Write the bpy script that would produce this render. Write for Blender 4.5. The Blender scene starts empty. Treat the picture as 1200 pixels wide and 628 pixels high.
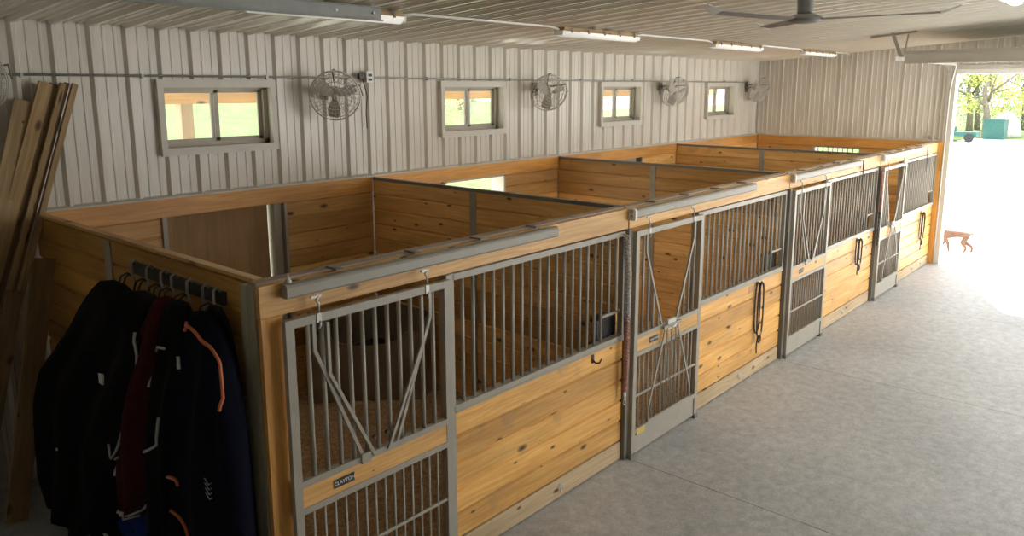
import bpy, math, random
from math import sin, cos, pi, radians, sqrt
from mathutils import Vector, Matrix
random.seed(7)
C = bpy.context.scene.collection
# ------------------------------------------------------------------ mesh builder
class MB:
    def __init__(s): s.v=[]; s.f=[]; s.uv=[]; s.t=[]; s.sm=[]
    def face(s, idx, uvs=None, tint=0.5, smooth=False):
        s.f.append(tuple(idx)); s.uv.append(uvs or [(0,0)]*len(idx)); s.t.append(tint); s.sm.append(smooth)
    def box(s, x0,x1,y0,y1,z0,z1, tint=0.5, axis='x'):
        b=len(s.v)
        for x in (x0,x1):
            for y in (y0,y1):
                for z in (z0,z1): s.v.append((x,y,z))
        o=random.random()*50
        def uvof(p):
            if axis=='x': return (p[0]+o, p[1]+p[2])
            if axis=='y': return (p[1]+o, p[0]+p[2])
            return (p[2]+o, p[0]+p[1])
        for q in ((0,1,3,2),(4,6,7,5),(0,4,5,1),(2,3,7,6),(0,2,6,4),(1,5,7,3)):
            ids=[b+k for k in q]; s.face(ids,[uvof(s.v[k]) for k in ids],tint)
    def prism(s, poly, a0, a1, axis, tint=0.5, smooth=False, uo=None):
        """poly: list of 2-D points (cross-section), extruded along axis. axis x: (y,z); y: (x,z); z: (x,y)"""
        b=len(s.v); n=len(poly); o=random.random()*50 if uo is None else uo
        def P(a,p):
            if axis=='x': return (a,p[0],p[1])
            if axis=='y': return (p[0],a,p[1])
            return (p[0],p[1],a)
        for a in (a0,a1):
            for p in poly: s.v.append(P(a,p))
        d=[0]
        for i in range(n): d.append(d[-1]+math.dist(poly[i],poly[(i+1)%n]))
        for i in range(n):
            j=(i+1)%n
            s.face((b+i,b+j,b+n+j,b+n+i),[(a0+o,d[i]),(a0+o,d[i+1]),(a1+o,d[i+1]),(a1+o,d[i])],tint,smooth)
        s.face([b+i for i in range(n)][::-1],[(o+p[0],p[1]) for p in poly][::-1],tint)
        s.face([b+n+i for i in range(n)],[(o+p[0],p[1]) for p in poly],tint)
    def bar(s, p, q, w, h=None, tint=0.5, up=(0,0,1)):
        """rectangular bar from p to q; w across, h the other way"""
        h=h or w; p=Vector(p); q=Vector(q); d=(q-p).normalized(); up=Vector(up)
        if abs(d.dot(up))>0.95: up=Vector((1,0,0))
        sx=d.cross(up).normalized(); sy=sx.cross(d).normalized(); b=len(s.v); L=(q-p).length; o=random.random()*50
        for c in (p,q):
            for a,e in ((-1,-1),(1,-1),(1,1),(-1,1)): s.v.append(tuple(c+sx*a*w/2+sy*e*h/2))
        for i in range(4):
            j=(i+1)%4; u0=i*.1; s.face((b+i,b+j,b+4+j,b+4+i),[(o,u0),(o,u0+.1),(o+L,u0+.1),(o+L,u0)],tint)
        s.face((b+3,b+2,b+1,b),None,tint); s.face((b+4,b+5,b+6,b+7),None,tint)
    def tube(s, pts, r, n=8, closed=False, tint=0.5):
        pts=[Vector(p) for p in pts]; m=len(pts); b=len(s.v); prev=None
        for i,p in enumerate(pts):
            if closed: d=(pts[(i+1)%m]-pts[i-1]).normalized()
            else: d=(pts[min(i+1,m-1)]-pts[max(i-1,0)]).normalized()
            if prev is None:
                u=Vector((0,0,1)) if abs(d.z)<.9 else Vector((1,0,0)); a=d.cross(u).normalized()
            else:
                a=prev-d*prev.dot(d); a=a.normalized() if a.length>1e-6 else d.orthogonal().normalized()
            prev=a; c=d.cross(a); rr=r[i] if isinstance(r,(list,tuple)) else r
            for k in range(n):
                t=2*pi*k/n; s.v.append(tuple(p+a*cos(t)*rr+c*sin(t)*rr))
        for i in range(m if closed else m-1):
            for k in range(n):
                j=(i+1)%m; s.face((b+i*n+k,b+i*n+(k+1)%n,b+j*n+(k+1)%n,b+j*n+k),None,tint,True)
        if not closed:
            s.face([b+k for k in range(n)][::-1],None,tint); s.face([b+(m-1)*n+k for k in range(n)],None,tint)
    def lathe(s, prof, c, n=24, axis=(0,0,1), tint=.5):
        """prof: (radius, height) pairs along axis from point c"""
        ax=Vector(axis).normalized(); a=ax.orthogonal().normalized(); e=ax.cross(a); c=Vector(c); b=len(s.v); m=len(prof)
        for r,h in prof:
            for k in range(n):
                t=2*pi*k/n; s.v.append(tuple(c+ax*h+(a*cos(t)+e*sin(t))*max(r,1e-4)))
        for i in range(m-1):
            for k in range(n): s.face((b+i*n+k,b+i*n+(k+1)%n,b+(i+1)*n+(k+1)%n,b+(i+1)*n+k),None,tint,True)
        s.face([b+k for k in range(n)][::-1],None,tint); s.face([b+(m-1)*n+k for k in range(n)],None,tint)
    def ribbon(s, pts, nrm, w, th=.004, tint=.5):
        for p,q in zip(pts[:-1],pts[1:]): s.bar(p,q,w,th,tint,up=nrm)
    def build(s, name, mat, parent=None, loc=None):
        me=bpy.data.meshes.new(name)
        if loc is not None:
            L=Vector(loc); s.v=[tuple(Vector(p)-L) for p in s.v]
        me.from_pydata(s.v,[],s.f); me.update()
        uv=me.uv_layers.new(name='UVMap'); k=0
        flat=[]
        for u in s.uv:
            for a in u: flat+=[a[0],a[1]]
        uv.data.foreach_set('uv',flat)
        at=me.attributes.new('tint','FLOAT','FACE'); at.data.foreach_set('value',s.t)
        me.polygons.foreach_set('use_smooth',s.sm)
        me.materials.append(mat)
        o=bpy.data.objects.new(name,me); C.objects.link(o)
        if loc is not None: o.location=loc
        if parent:
            o.parent=parent
            if loc is None: o.location=-Vector(parent['_w']) if '_w' in parent else (0,0,0)
        return o
def empty(name, loc, label, cat, group=None):
    o=bpy.data.objects.new(name,None); C.objects.link(o); o.location=loc; o.empty_display_size=.1
    o['label']=label; o['category']=cat
    if group: o['group']=group
    return o
def tag(o,label,cat,group=None,kind=None):
    o['label']=label; o['category']=cat
    if group: o['group']=group
    if kind: o['kind']=kind
    return o
def struct(o,label=None):
    o['kind']='structure'
    if label: o['label']=label
    return o
def part(mb,name,mat,par,sub=None):
    """link mb (world coordinates) as child of par (an Empty or a part), keeping world placement"""
    o=mb.build(name,mat)
    o.parent=par
    w=Vector((0,0,0)); q=par
    while q is not None: w+=Vector(q.location); q=q.parent
    o.location=-w
    return o
def copy_tree(o,parent=None):
    c=o.copy(); C.objects.link(c); c.parent=parent
    for ch in list(o.children): copy_tree(ch,c)
    return c
# ------------------------------------------------------------------ materials
def newmat(name):
    m=bpy.data.materials.new(name); m.use_nodes=True; nt=m.node_tree
    b=nt.nodes['Principled BSDF']; return m,nt,b
def N(nt,t,**k):
    n=nt.nodes.new(t)
    for a,v in k.items():
        if a in n.inputs: n.inputs[a].default_value=v
        else: setattr(n,a,v)
    return n
def ramp(nt,fac,stops):
    r=N(nt,'ShaderNodeValToRGB'); e=r.color_ramp.elements
    while len(e)>1: e.remove(e[-1])
    e[0].position=stops[0][0]; e[0].color=(*stops[0][1],1)
    for p,c in stops[1:]:
        x=e.new(p); x.color=(*c,1)
    nt.links.new(fac,r.inputs[0]); return r
def mix(nt,f,a,b,mode='MIX'):
    m=N(nt,'ShaderNodeMix',data_type='RGBA',blend_type=mode)
    for s,v in ((m.inputs[0],f),(m.inputs[6],a),(m.inputs[7],b)):
        if hasattr(v,'links'): nt.links.new(v,s)
        elif isinstance(v,(int,float)): s.default_value=v
        else: s.default_value=(*v,1)
    return m.outputs[2]
def simple(name,col,rough=.5,metal=0,noise=.12,scale=8,bump=0,emit=None,es=0,spec=.5):
    m,nt,b=newmat(name)
    tc=N(nt,'ShaderNodeTexCoord'); n=N(nt,'ShaderNodeTexNoise',Scale=scale,Detail=4.0); nt.links.new(tc.outputs['Object'],n.inputs['Vector'])
    lo=tuple(c*(1-noise) for c in col); hi=tuple(min(1,c*(1+noise)) for c in col)
    r=ramp(nt,n.outputs['Fac'],[(.3,lo),(.7,hi)]); nt.links.new(r.outputs[0],b.inputs['Base Color'])
    b.inputs['Roughness'].default_value=rough; b.inputs['Metallic'].default_value=metal; b.inputs['Specular IOR Level'].default_value=spec
    if bump:
        bp=N(nt,'ShaderNodeBump',Strength=bump,Distance=.01); nt.links.new(n.outputs['Fac'],bp.inputs['Height']); nt.links.new(bp.outputs[0],b.inputs['Normal'])
    if emit: b.inputs['Emission Color'].default_value=(*emit,1); b.inputs['Emission Strength'].default_value=es
    return m
def wood(name,light,dark,knot=(.10,.045,.015),knots=True,rough=.42,var=.35,grey=None,gloss=.5):
    m,nt,b=newmat(name)
    uv=N(nt,'ShaderNodeUVMap',uv_map='UVMap'); at=N(nt,'ShaderNodeAttribute',attribute_name='tint')
    # decorrelate boards
    mul=N(nt,'ShaderNodeMath',operation='MULTIPLY'); mul.inputs[1].default_value=37.0; nt.links.new(at.outputs['Fac'],mul.inputs[0])
    cmb=N(nt,'ShaderNodeCombineXYZ'); nt.links.new(mul.outputs[0],cmb.inputs[2]); nt.links.new(mul.outputs[0],cmb.inputs[0])
    add=N(nt,'ShaderNodeVectorMath',operation='ADD'); nt.links.new(uv.outputs[0],add.inputs[0]); nt.links.new(cmb.outputs[0],add.inputs[1])
    # gentle distortion so grain waves
    dn=N(nt,'ShaderNodeTexNoise',Scale=2.2,Detail=2.0); nt.links.new(add.outputs[0],dn.inputs['Vector'])
    ds=N(nt,'ShaderNodeVectorMath',operation='SCALE'); ds.inputs['Scale'].default_value=.05; nt.links.new(dn.outputs['Color'],ds.inputs[0])
    ad2=N(nt,'ShaderNodeVectorMath',operation='ADD'); nt.links.new(add.outputs[0],ad2.inputs[0]); nt.links.new(ds.outputs[0],ad2.inputs[1])
    mp=N(nt,'ShaderNodeMapping'); mp.inputs['Scale'].default_value=(1.3,26,1); nt.links.new(ad2.outputs[0],mp.inputs['Vector'])
    gn=N(nt,'ShaderNodeTexNoise',Scale=1.6,Detail=6.0,Roughness=.6); nt.links.new(mp.outputs[0],gn.inputs['Vector'])
    base=ramp(nt,gn.outputs['Fac'],[(.25,dark),(.47,tuple((a+c)/2 for a,c in zip(light,dark))),(.62,light)])
    col=base.outputs[0]
    # broad patches along board
    mp2=N(nt,'ShaderNodeMapping'); mp2.inputs['Scale'].default_value=(.9,4,1); nt.links.new(add.outputs[0],mp2.inputs['Vector'])
    pn=N(nt,'ShaderNodeTexNoise',Scale=1.2,Detail=2.0); nt.links.new(mp2.outputs[0],pn.inputs['Vector'])
    pr=ramp(nt,pn.outputs['Fac'],[(.35,(.80,.76,.70)),(.65,(1.08,1.06,1.04))]); col=mix(nt,.8,col,pr.outputs[0],'MULTIPLY')
    # per board tint
    tr=ramp(nt,at.outputs['Fac'],[(0,(1-var,1-var*1.1,1-var*1.2)),(.5,(1,1,1)),(1,(1.0+var*.25,1.0+var*.2,1.0))]); col=mix(nt,1.0,col,tr.outputs[0],'MULTIPLY')
    if knots:
        mp3=N(nt,'ShaderNodeMapping'); mp3.inputs['Scale'].default_value=(2.3,5.2,1); nt.links.new(add.outputs[0],mp3.inputs['Vector'])
        vo=N(nt,'ShaderNodeTexVoronoi',Scale=1.0); vo.voronoi_dimensions='2D'; nt.links.new(mp3.outputs[0],vo.inputs['Vector'])
        sep=N(nt,'ShaderNodeSeparateColor'); nt.links.new(vo.outputs['Color'],sep.inputs[0])
        sz=N(nt,'ShaderNodeMapRange'); sz.inputs['From Min'].default_value=.42; sz.inputs['From Max'].default_value=1; sz.inputs['To Min'].default_value=0.0; sz.inputs['To Max'].default_value=.17
        nt.links.new(sep.outputs[0],sz.inputs['Value'])
        dv=N(nt,'ShaderNodeMath',operation='DIVIDE'); nt.links.new(vo.outputs['Distance'],dv.inputs[0])
        mx=N(nt,'ShaderNodeMath',operation='MAXIMUM'); mx.inputs[1].default_value=.0005; nt.links.new(sz.outputs[0],mx.inputs[0]); nt.links.new(mx.outputs[0],dv.inputs[1])
        kr=ramp(nt,dv.outputs[0],[(.35,(1,1,1)),(.85,(.35,.35,.35)),(1.0,(0,0,0))])
        col=mix(nt,kr.outputs[0],col,knot)
    if grey:
        sn=N(nt,'ShaderNodeTexNoise',Scale=2.5,Detail=5.0); nt.links.new(ad2.outputs[0],sn.inputs['Vector'])
        sr=ramp(nt,sn.outputs['Fac'],[(.62,(0,0,0)),(.73,(1,1,1))]); 
        f=N(nt,'ShaderNodeMath',operation='MULTIPLY'); f.inputs[1].default_value=.5; nt.links.new(sr.outputs[0],f.inputs[0]); col=mix(nt,f.outputs[0],col,grey)
    nt.links.new(col,b.inputs['Base Color']); b.inputs['Roughness'].default_value=rough; b.inputs['Specular IOR Level'].default_value=gloss
    bm=N(nt,'ShaderNodeBump',Strength=.18,Distance=.003); nt.links.new(gn.outputs['Fac'],bm.inputs['Height']); nt.links.new(bm.outputs[0],b.inputs['Normal'])
    return m
M={}
M['pine']=wood('honey_pine',(.90,.54,.175),(.70,.34,.08),grey=(.30,.20,.12),rough=.38)
M['pine_in']=wood('pine_inner',(.92,.58,.225),(.72,.39,.12),grey=(.44,.28,.15),rough=.5)
M['trim_board']=wood('orange_pine',(.78,.42,.12),(.62,.28,.06),knots=False,rough=.4,var=.15)
M['beam']=wood('beam_pine',(.80,.49,.18),(.60,.31,.085),rough=.45,var=.2)
M['ply']=wood('plywood',(.72,.40,.11),(.54,.26,.055),rough=.4,var=.22,knots=False)
M['kick']=wood('treated_pine',(.58,.44,.27),(.42,.31,.18),rough=.6,var=.15)
M['weathered']=wood('weathered_wood',(.55,.45,.36),(.42,.34,.26),rough=.75,var=.2,knots=False)
M['treated']=wood('treated_post',(.42,.40,.30),(.28,.27,.19),rough=.75,knots=False)
M['lumber']=wood('lumber',(.44,.31,.16),(.28,.18,.085),rough=.7,var=.45,knots=True)
M['lumber_dark']=wood('lumber_dark',(.26,.17,.09),(.16,.10,.05),rough=.7,var=.4,knots=True)
M['osb']=wood('brown_panel',(.40,.25,.12),(.33,.20,.09),rough=.7,knots=False)
M['steel']=simple('painted_steel',(.375,.345,.285),rough=.38,noise=.06)
M['steel_dark']=simple('dark_steel',(.20,.19,.165),rough=.45,noise=.08)
M['galv']=simple('galvanised',(.40,.40,.38),rough=.4,metal=.3,noise=.15,scale=14)
M['track']=simple('dull_galvanised',(.26,.265,.25),rough=.45,metal=.2)
M['tracktaupe']=simple('taupe_track',(.31,.285,.235),rough=.4,noise=.05)
M['zinc']=simple('bright_zinc',(.58,.57,.52),rough=.4,metal=.3,noise=.1)
M['wallmetal']=simple('cream_panel',(.73,.685,.60),rough=.27,noise=.03,scale=2,spec=.6)
M['ceilmetal']=simple('ceiling_panel',(.92,.885,.79),rough=.22,metal=.15,noise=.04,scale=2,spec=.7)
M['trim']=simple('cream_trim',(.66,.63,.55),rough=.4,noise=.03)
M['vinyl']=simple('taupe_vinyl',(.46,.42,.345),rough=.45,noise=.04)
M['white']=simple('white_plastic',(.82,.81,.77),rough=.4,noise=.03)
M['lens']=simple('light_lens',(.85,.84,.80),rough=.35,noise=.02,emit=(1,.96,.88),es=.16)
M['black']=simple('black_rubber',(.02,.02,.02),rough=.5,noise=.2)
M['blackmetal']=simple('black_steel',(.05,.045,.04),rough=.45,noise=.2)
M['fan']=simple('fan_grey',(.62,.60,.53),rough=.4,metal=.2,noise=.08)
M['fanblade']=simple('fan_blade_grey',(.50,.48,.43),rough=.45,noise=.08)
M['ceilfan']=simple('ceiling_fan_grey',(.23,.22,.21),rough=.45,noise=.05)
M['tan']=simple('tan_plastic',(.22,.175,.135),rough=.6,noise=.08)
M['maroon']=simple('maroon_cloth',(.045,.007,.009),rough=.9,spec=.12,noise=.3,scale=20,bump=.3)
M['blackcloth']=simple('black_cloth',(.006,.006,.0065),rough=.9,spec=.12,noise=.4,scale=20,bump=.3)
M['quilt']=simple('dark_quilt',(.011,.011,.009),rough=.85,spec=.12,noise=.4,scale=14,bump=.5)
M['navy']=simple('navy_cloth',(.004,.005,.014),rough=.85,spec=.12,noise=.3,scale=20,bump=.3)
M['royal']=simple('royal_cloth',(.012,.03,.15),rough=.85,spec=.12,noise=.3,scale=20,bump=.3)
M['piping']=simple('silver_piping',(.42,.42,.40),rough=.6)
M['orange']=simple('orange_piping',(.62,.16,.07),rough=.6)
M['labelwhite']=simple('white_label',(.75,.75,.72),rough=.6)
M['rope']=simple('grey_rope',(.42,.39,.36),rough=.85,noise=.5,scale=60)
M['ropered']=simple('red_brown_rope',(.40,.20,.16),rough=.85,noise=.5,scale=60)
M['leather']=simple('dark_leather',(.045,.032,.026),rough=.45,noise=.3)
M['yellow']=simple('yellow_label',(.62,.47,.13),rough=.5)
M['pinkpaper']=simple('pink_paper',(.62,.34,.22),rough=.8)
M['dog']=simple('tan_fur',(.17,.095,.06),rough=.9,noise=.2,scale=9,bump=.4)
M['teal']=simple('teal_paint',(.03,.12,.10),rough=.5)
M['bark']=simple('bark',(.20,.17,.13),rough=.9,noise=.3)
M['sand']=simple('pale_pile',(.72,.70,.66),rough=.9)
# glass
m,nt,b=newmat('window_glass'); b.inputs['Base Color'].default_value=(1,1,1,1); b.inputs['Roughness'].default_value=.02; b.inputs['Alpha'].default_value=.12; b.inputs['Specular IOR Level'].default_value=.5; M['glass']=m
# concrete
m,nt,b=newmat('concrete'); tc=N(nt,'ShaderNodeTexCoord')
n1=N(nt,'ShaderNodeTexNoise',Scale=.55,Detail=5.0); n2=N(nt,'ShaderNodeTexNoise',Scale=9.0,Detail=6.0,Roughness=.75); n3=N(nt,'ShaderNodeTexNoise',Scale=46.0,Detail=4.0,Roughness=.8)
for n in (n1,n2,n3): nt.links.new(tc.outputs['Object'],n.inputs['Vector'])
r1=ramp(nt,n1.outputs['Fac'],[(.3,(.42,.425,.425)),(.7,(.54,.545,.545))]); r2=ramp(nt,n2.outputs['Fac'],[(.35,(.74,.74,.74)),(.65,(1.10,1.10,1.10))]); r3=ramp(nt,n3.outputs['Fac'],[(.35,(.78,.78,.78)),(.65,(1.12,1.12,1.12))])
c=mix(nt,1.0,r1.outputs[0],r2.outputs[0],'MULTIPLY'); c=mix(nt,.75,c,r3.outputs[0],'MULTIPLY'); nt.links.new(c,b.inputs['Base Color'])
b.inputs['Roughness'].default_value=.55; b.inputs['Specular IOR Level'].default_value=.4
bm=N(nt,'ShaderNodeBump',Strength=.25,Distance=.004); nt.links.new(n3.outputs['Fac'],bm.inputs['Height']); nt.links.new(bm.outputs[0],b.inputs['Normal']); M['concrete']=m
# gravel, grass, bedding, leaves
def ground(name,a,bb,sc,bump=.4):
    m,nt,b=newmat(name); tc=N(nt,'ShaderNodeTexCoord'); n=N(nt,'ShaderNodeTexNoise',Scale=sc,Detail=8.0,Roughness=.7); nt.links.new(tc.outputs['Object'],n.inputs['Vector'])
    r=ramp(nt,n.outputs['Fac'],[(.35,a),(.65,bb)]); nt.links.new(r.outputs[0],b.inputs['Base Color']); b.inputs['Roughness'].default_value=.95; b.inputs['Specular IOR Level'].default_value=.1
    bm=N(nt,'ShaderNodeBump',Strength=bump,Distance=.03); nt.links.new(n.outputs['Fac'],bm.inputs['Height']); nt.links.new(bm.outputs[0],b.inputs['Normal']); return m
M['gravel']=ground('pale_gravel',(.62,.60,.56),(.78,.76,.73),3)
M['grass']=ground('meadow_grass',(.06,.115,.03),(.17,.215,.085),1.2)
M['bedding']=ground('wood_shavings',(.36,.22,.11),(.70,.50,.29),24,.9)
M['leafy']=ground('leaves_yellow_green',(.26,.34,.07),(.60,.58,.20),.5,0)
M['leafd']=ground('leaves_grey_green',(.17,.23,.13),(.38,.42,.30),.5,0)

# ------------------------------------------------------------------ dimensions (metres)
P=3.66; D=3.667; H=2.42; XE=14.66
def ceil(y): return 4.061+.07*(D-y)
# ------------------------------------------------------------------ floor
mb=MB(); xs=[-6,-.03,3.62,7.20,10.95,XE+.12]
for a,b_ in zip(xs[:-1],xs[1:]):
    for y0,y1 in ((-8,-4.2),(-4.2,3.8)):
        mb.box(a+.004,b_-.004,y0+.004,y1-.004,-.12,0)
mb.box(-6,XE+.12,-8,3.8,-.2,-.012)
struct(mb.build('floor',M['concrete']),'grey brushed concrete aisle floor with saw-cut joints')
# ------------------------------------------------------------------ ribbed metal walls
def rib_profile(a0,a1,phase,period=.3085,thin=False,mh=.006):
    pts=set()
    k=math.floor((a0-phase)/period)-1; out=[]
    while phase+k*period<a1+period:
        c=phase+k*period
        out+=[(c-.046,0),(c-.018,.036),(c+.014,.036),(c+.030,0)]
        if thin: out[-4:]=[(c-.020,0),(c-.012,.020),(c+.012,.020),(c+.020,0)]
        for m in (1/3,2/3):
            d=c+period*m; out+=[(d-.016,0),(d-.008,mh),(d+.008,mh),(d+.016,0)]
        k+=1
    return out
def sample(prof,x):
    for (a,h),(b_,g) in zip(prof[:-1],prof[1:]):
        if a<=x<=b_: return h+(g-h)*(x-a)/(b_-a) if b_>a else h
    return 0
def ribbed(mb,a0,a1,phase,holes,ztop,zbot,place,thin=False):
    """holes: (a0,a1,z0,z1). place(a,h,z)->xyz"""
    prof=rib_profile(a0,a1,phase,thin=thin); xs=sorted(set([a0,a1]+[p[0] for p in prof if a0<p[0]<a1]+[h[0] for h in holes]+[h[1] for h in holes]))
    for a,b_ in zip(xs[:-1],xs[1:]):
        mid=(a+b_)/2; ha,hb=sample(prof,a),sample(prof,b_)
        segs=[(zbot,None)]
        hs=sorted([h for h in holes if h[0]<=mid<=h[1]],key=lambda h:h[2])
        z=zbot
        spans=[]
        for h in hs: spans.append((z,h[2],z,h[2])); z=h[3]
        spans.append((z,ztop(a),z,ztop(b_)))
        for za0,za1,zb0,zb1 in spans:
            if za1-za0<1e-4: continue
            i=len(mb.v); mb.v+=[place(a,ha,za0),place(b_,hb,zb0),place(b_,hb,zb1),place(a,ha,za1)]
            mb.face((i,i+1,i+2,i+3),None,.5)
WX=[1.135,4.835,8.46,12.16]; WW=1.25; WZ0,WZ1=2.86,3.54
winholes=[(x,x+WW,WZ0,WZ1) for x in WX]
doorholes=[(1.10,2.42,.0,2.235),(4.80,6.03,.0,2.245),(8.50,9.72,.0,2.25)]
mb=MB()
ribbed(mb,-6,XE+.03,3.068,winholes+doorholes,lambda a:4.09,-.02,lambda a,h,z:(a,3.70-h,z))
i=len(mb.v)
# exterior skin with the same holes, and edge returns
ribbed(mb,-6,XE+.2,3.2,winholes+doorholes,lambda a:4.0,-.1,lambda a,h,z:(a,3.86+h,z))
wall_back=struct(mb.build('wall_back',M['wallmetal']),'cream ribbed metal back wall')
# end wall with overhead-door opening and barred stall window
OY0,OY1,OZ=-5.2,-.24,3.74
endwin=(1.40,2.33,1.25,2.205)
mb=MB()
ribbed(mb,-8,3.69,.061,[(OY0,OY1,-.02,OZ),endwin],lambda a:ceil(a)+.02,-.02,lambda a,h,z:(XE-h,a,z),True)
ribbed(mb,-8,3.86,.2,[(OY0,OY1,-.1,OZ),endwin],lambda a:ceil(a)-.02,-.1,lambda a,h,z:(XE+.17+h,a,z))
struct(mb.build('wall_right',M['wallmetal']),'cream ribbed metal end wall with the overhead door opening')
# ceiling: ribs run across (along Y)
mb=MB(); prof=rib_profile(-6,XE+.05,3.068,mh=.016); xs=[-6]+[p[0] for p in prof if -6<p[0]<XE+.05]+[XE+.05]
for a,b_ in zip(xs[:-1],xs[1:]):
    ha,hb=sample(prof,a),sample(prof,b_)
    i=len(mb.v); mb.v+=[(a,3.70,ceil(3.70)-ha),(b_,3.70,ceil(3.70)-hb),(b_,-8,ceil(-8)-hb),(a,-8,ceil(-8)-ha)]; mb.face((i,i+1,i+2,i+3))
i=len(mb.v); mb.v+=[(-6.3,4.1,4.22),(XE+.5,4.1,4.22),(XE+.5,-8.2,5.2),(-6.3,-8.2,5.2)]; mb.face((i,i+3,i+2,i+1))
struct(mb.build('ceiling',M['ceilmetal']),'ribbed metal ceiling sloping gently up from the back wall')
# unseen sides of the barn, added to cut light from behind the camera: near end wall and the aisle-side wall with an invented wide doorway near the far end, sized to admit daylight
mb=MB(); mb.box(-6.2,-6,-8.2,3.9,-.1,5.2)
struct(mb.build('wall_left',M['wallmetal']),'unseen cream metal wall added to close the near end against light')
mb=MB(); mb.box(-6,5.0,-8.2,-8,-.1,5.2); mb.box(5.0,XE+.2,-8.2,-8,4.2,5.2); mb.box(13.5,XE+.2,-8.2,-8,-.1,4.2)
struct(mb.build('wall_front',M['wallmetal']),'unseen cream metal wall across the aisle, its wide doorway added to admit daylight')
# trims on the end wall: jamb, head, corner
mb=MB()
mb.box(XE-.05,XE+.19,OY1-.02,OY1+.13,0,OZ+.02); mb.box(XE-.035,XE+.0,OY1+.13,OY1+.20,0,OZ+.1)
struct(mb.build('trim_1',M['trim']),'cream metal jamb trim beside the overhead door opening')
mb=MB(); mb.box(XE-.04,XE+.19,OY0,OY1-.02,OZ-.03,OZ+.06)
struct(mb.build('trim_2',M['white']),'white head trim over the door opening')
mb=MB(); mb.box(XE-.03,XE+.0,OY0,OY1+.05,OZ+.06,OZ+.14)
struct(mb.build('trim_3',M['trim']),'cream flashing strip above the door head')
mb=MB(); mb.prism([(D+.02,H+.0),(D-.03,H+.0),(D-.03,H+.012),(D+.02,H+.03)],0,XE-.02,'x')
struct(mb.build('trim_4',M['trim']),'cream flashing along the foot of the upper wall metal')
mb=MB(); mb.prism([(XE+.0,H),(XE-.05,H),(XE-.05,H+.012),(XE+.0,H+.03)],-.05,3.66,'y')
struct(mb.build('trim_5',M['trim']),'cream flashing along the foot of the end wall metal')

# ------------------------------------------------------------------ windows
def make_window(n,x):
    x0,x1=x,x+WW
    mb=MB()
    t=.055
    # casing standing proud of the wall, with deep returns
    mb.box(x0-.01,x1+.01,3.635,3.66,WZ1-.05,WZ1+.03); mb.box(x0-.01,x1+.01,3.625,3.66,WZ0-.03,WZ0+.045)
    mb.box(x0-.01,x0+.05,3.63,3.66,WZ0+.045,WZ1-.05); mb.box(x1-.05,x1+.01,3.63,3.66,WZ0+.045,WZ1-.05)
    mb.box(x0,x1,3.66,3.87,WZ1-.02,WZ1+.01); mb.box(x0,x1,3.66,3.87,WZ0-.01,WZ0+.02)
    mb.box(x0-.01,x0+.012,3.66,3.87,WZ0,WZ1); mb.box(x1-.012,x1+.01,3.66,3.87,WZ0,WZ1)
    w=struct(mb.build('window_%d'%n,M['trim']),['nearest','second','third','farthest'][n-1]+' high slider window in the back wall')
    f=MB(); a0,a1=x0+.012,x1-.012; c0,c1=WZ0+.02,WZ1-.02; y0,y1=3.78,3.855
    f.box(a0,a1,y0,y1,c1-.055,c1); f.box(a0,a1,y0,y1,c0,c0+.065); f.box(a0,a0+.05,y0,y1,c0,c1); f.box(a1-.05,a1,y0,y1,c0,c1)
    part(f,'window_frame',M['vinyl'],w)
    mid=(a0+a1)/2
    for k,(s0,s1,yy) in enumerate(((a0+.05,mid+.05,3.80),(mid-.02,a1-.05,3.83))):
        s=MB(); s.box(s0,s0+.045,yy-.012,yy+.012,c0+.065,c1-.055); s.box(s1-.045,s1,yy-.012,yy+.012,c0+.065,c1-.055)
        s.box(s0,s1,yy-.012,yy+.012,c0+.065,c0+.10); s.box(s0,s1,yy-.012,yy+.012,c1-.085,c1-.055)
        so=part(s,'window_sash',M['vinyl'],w)
        g=MB(); g.box(s0+.045,s1-.045,yy-.002,yy+.002,c0+.10,c1-.085); part(g,'window_pane',M['glass'],so)
for n,x in enumerate(WX): make_window(n+1,x)

# ------------------------------------------------------------------ boards
def boards(mb,axis,a0,a1,z0,z1,face,th,pitch=.184,holes=(),side=-1,tfun=None):
    """horizontal planks stacked; axis 'x' (runs along X, face is a Y value) or 'y' (face is an X value)."""
    z=z0; n=max(1,round((z1-z0)/pitch)); p=(z1-z0)/n
    for k in range(n):
        za,zb=z0+k*p,z0+(k+1)*p
        spans=[(a0,a1)]
        for h in holes:
            if zb>h[2]+.01 and za<h[3]-.01:
                new=[]
                for s in spans:
                    if h[0]>s[0] and h[0]<s[1]: new.append((s[0],h[0]))
                    if h[1]<s[1] and h[1]>s[0]: new.append((h[1],s[1]))
                    if h[0]>=s[1] or h[1]<=s[0]: new.append(s)
                spans=new
        tint=random.random()
        if tfun: tint=tfun(k,tint)
        uo=random.random()*40
        for s in spans:
            f0,f1=(face,face-side*th)
            lo,hi=min(f0,f1),max(f0,f1); c=.016; g=.005
            poly=[(lo,za+c),(lo+c,za+g),(hi-c,za+g),(hi,za+c),(hi,zb-c),(hi-c,zb-g),(lo+c,zb-g),(lo,zb-c)]
            mb.prism(poly,s[0],s[1],axis,tint,uo=uo)
            m_=(lo+hi)/2; mb.prism([(m_-.006,za-.001),(m_+.006,za-.001),(m_+.006,zb+.001),(m_-.006,zb+.001)],s[0]+.001,s[1]-.001,axis,tint,uo=uo)
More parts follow.
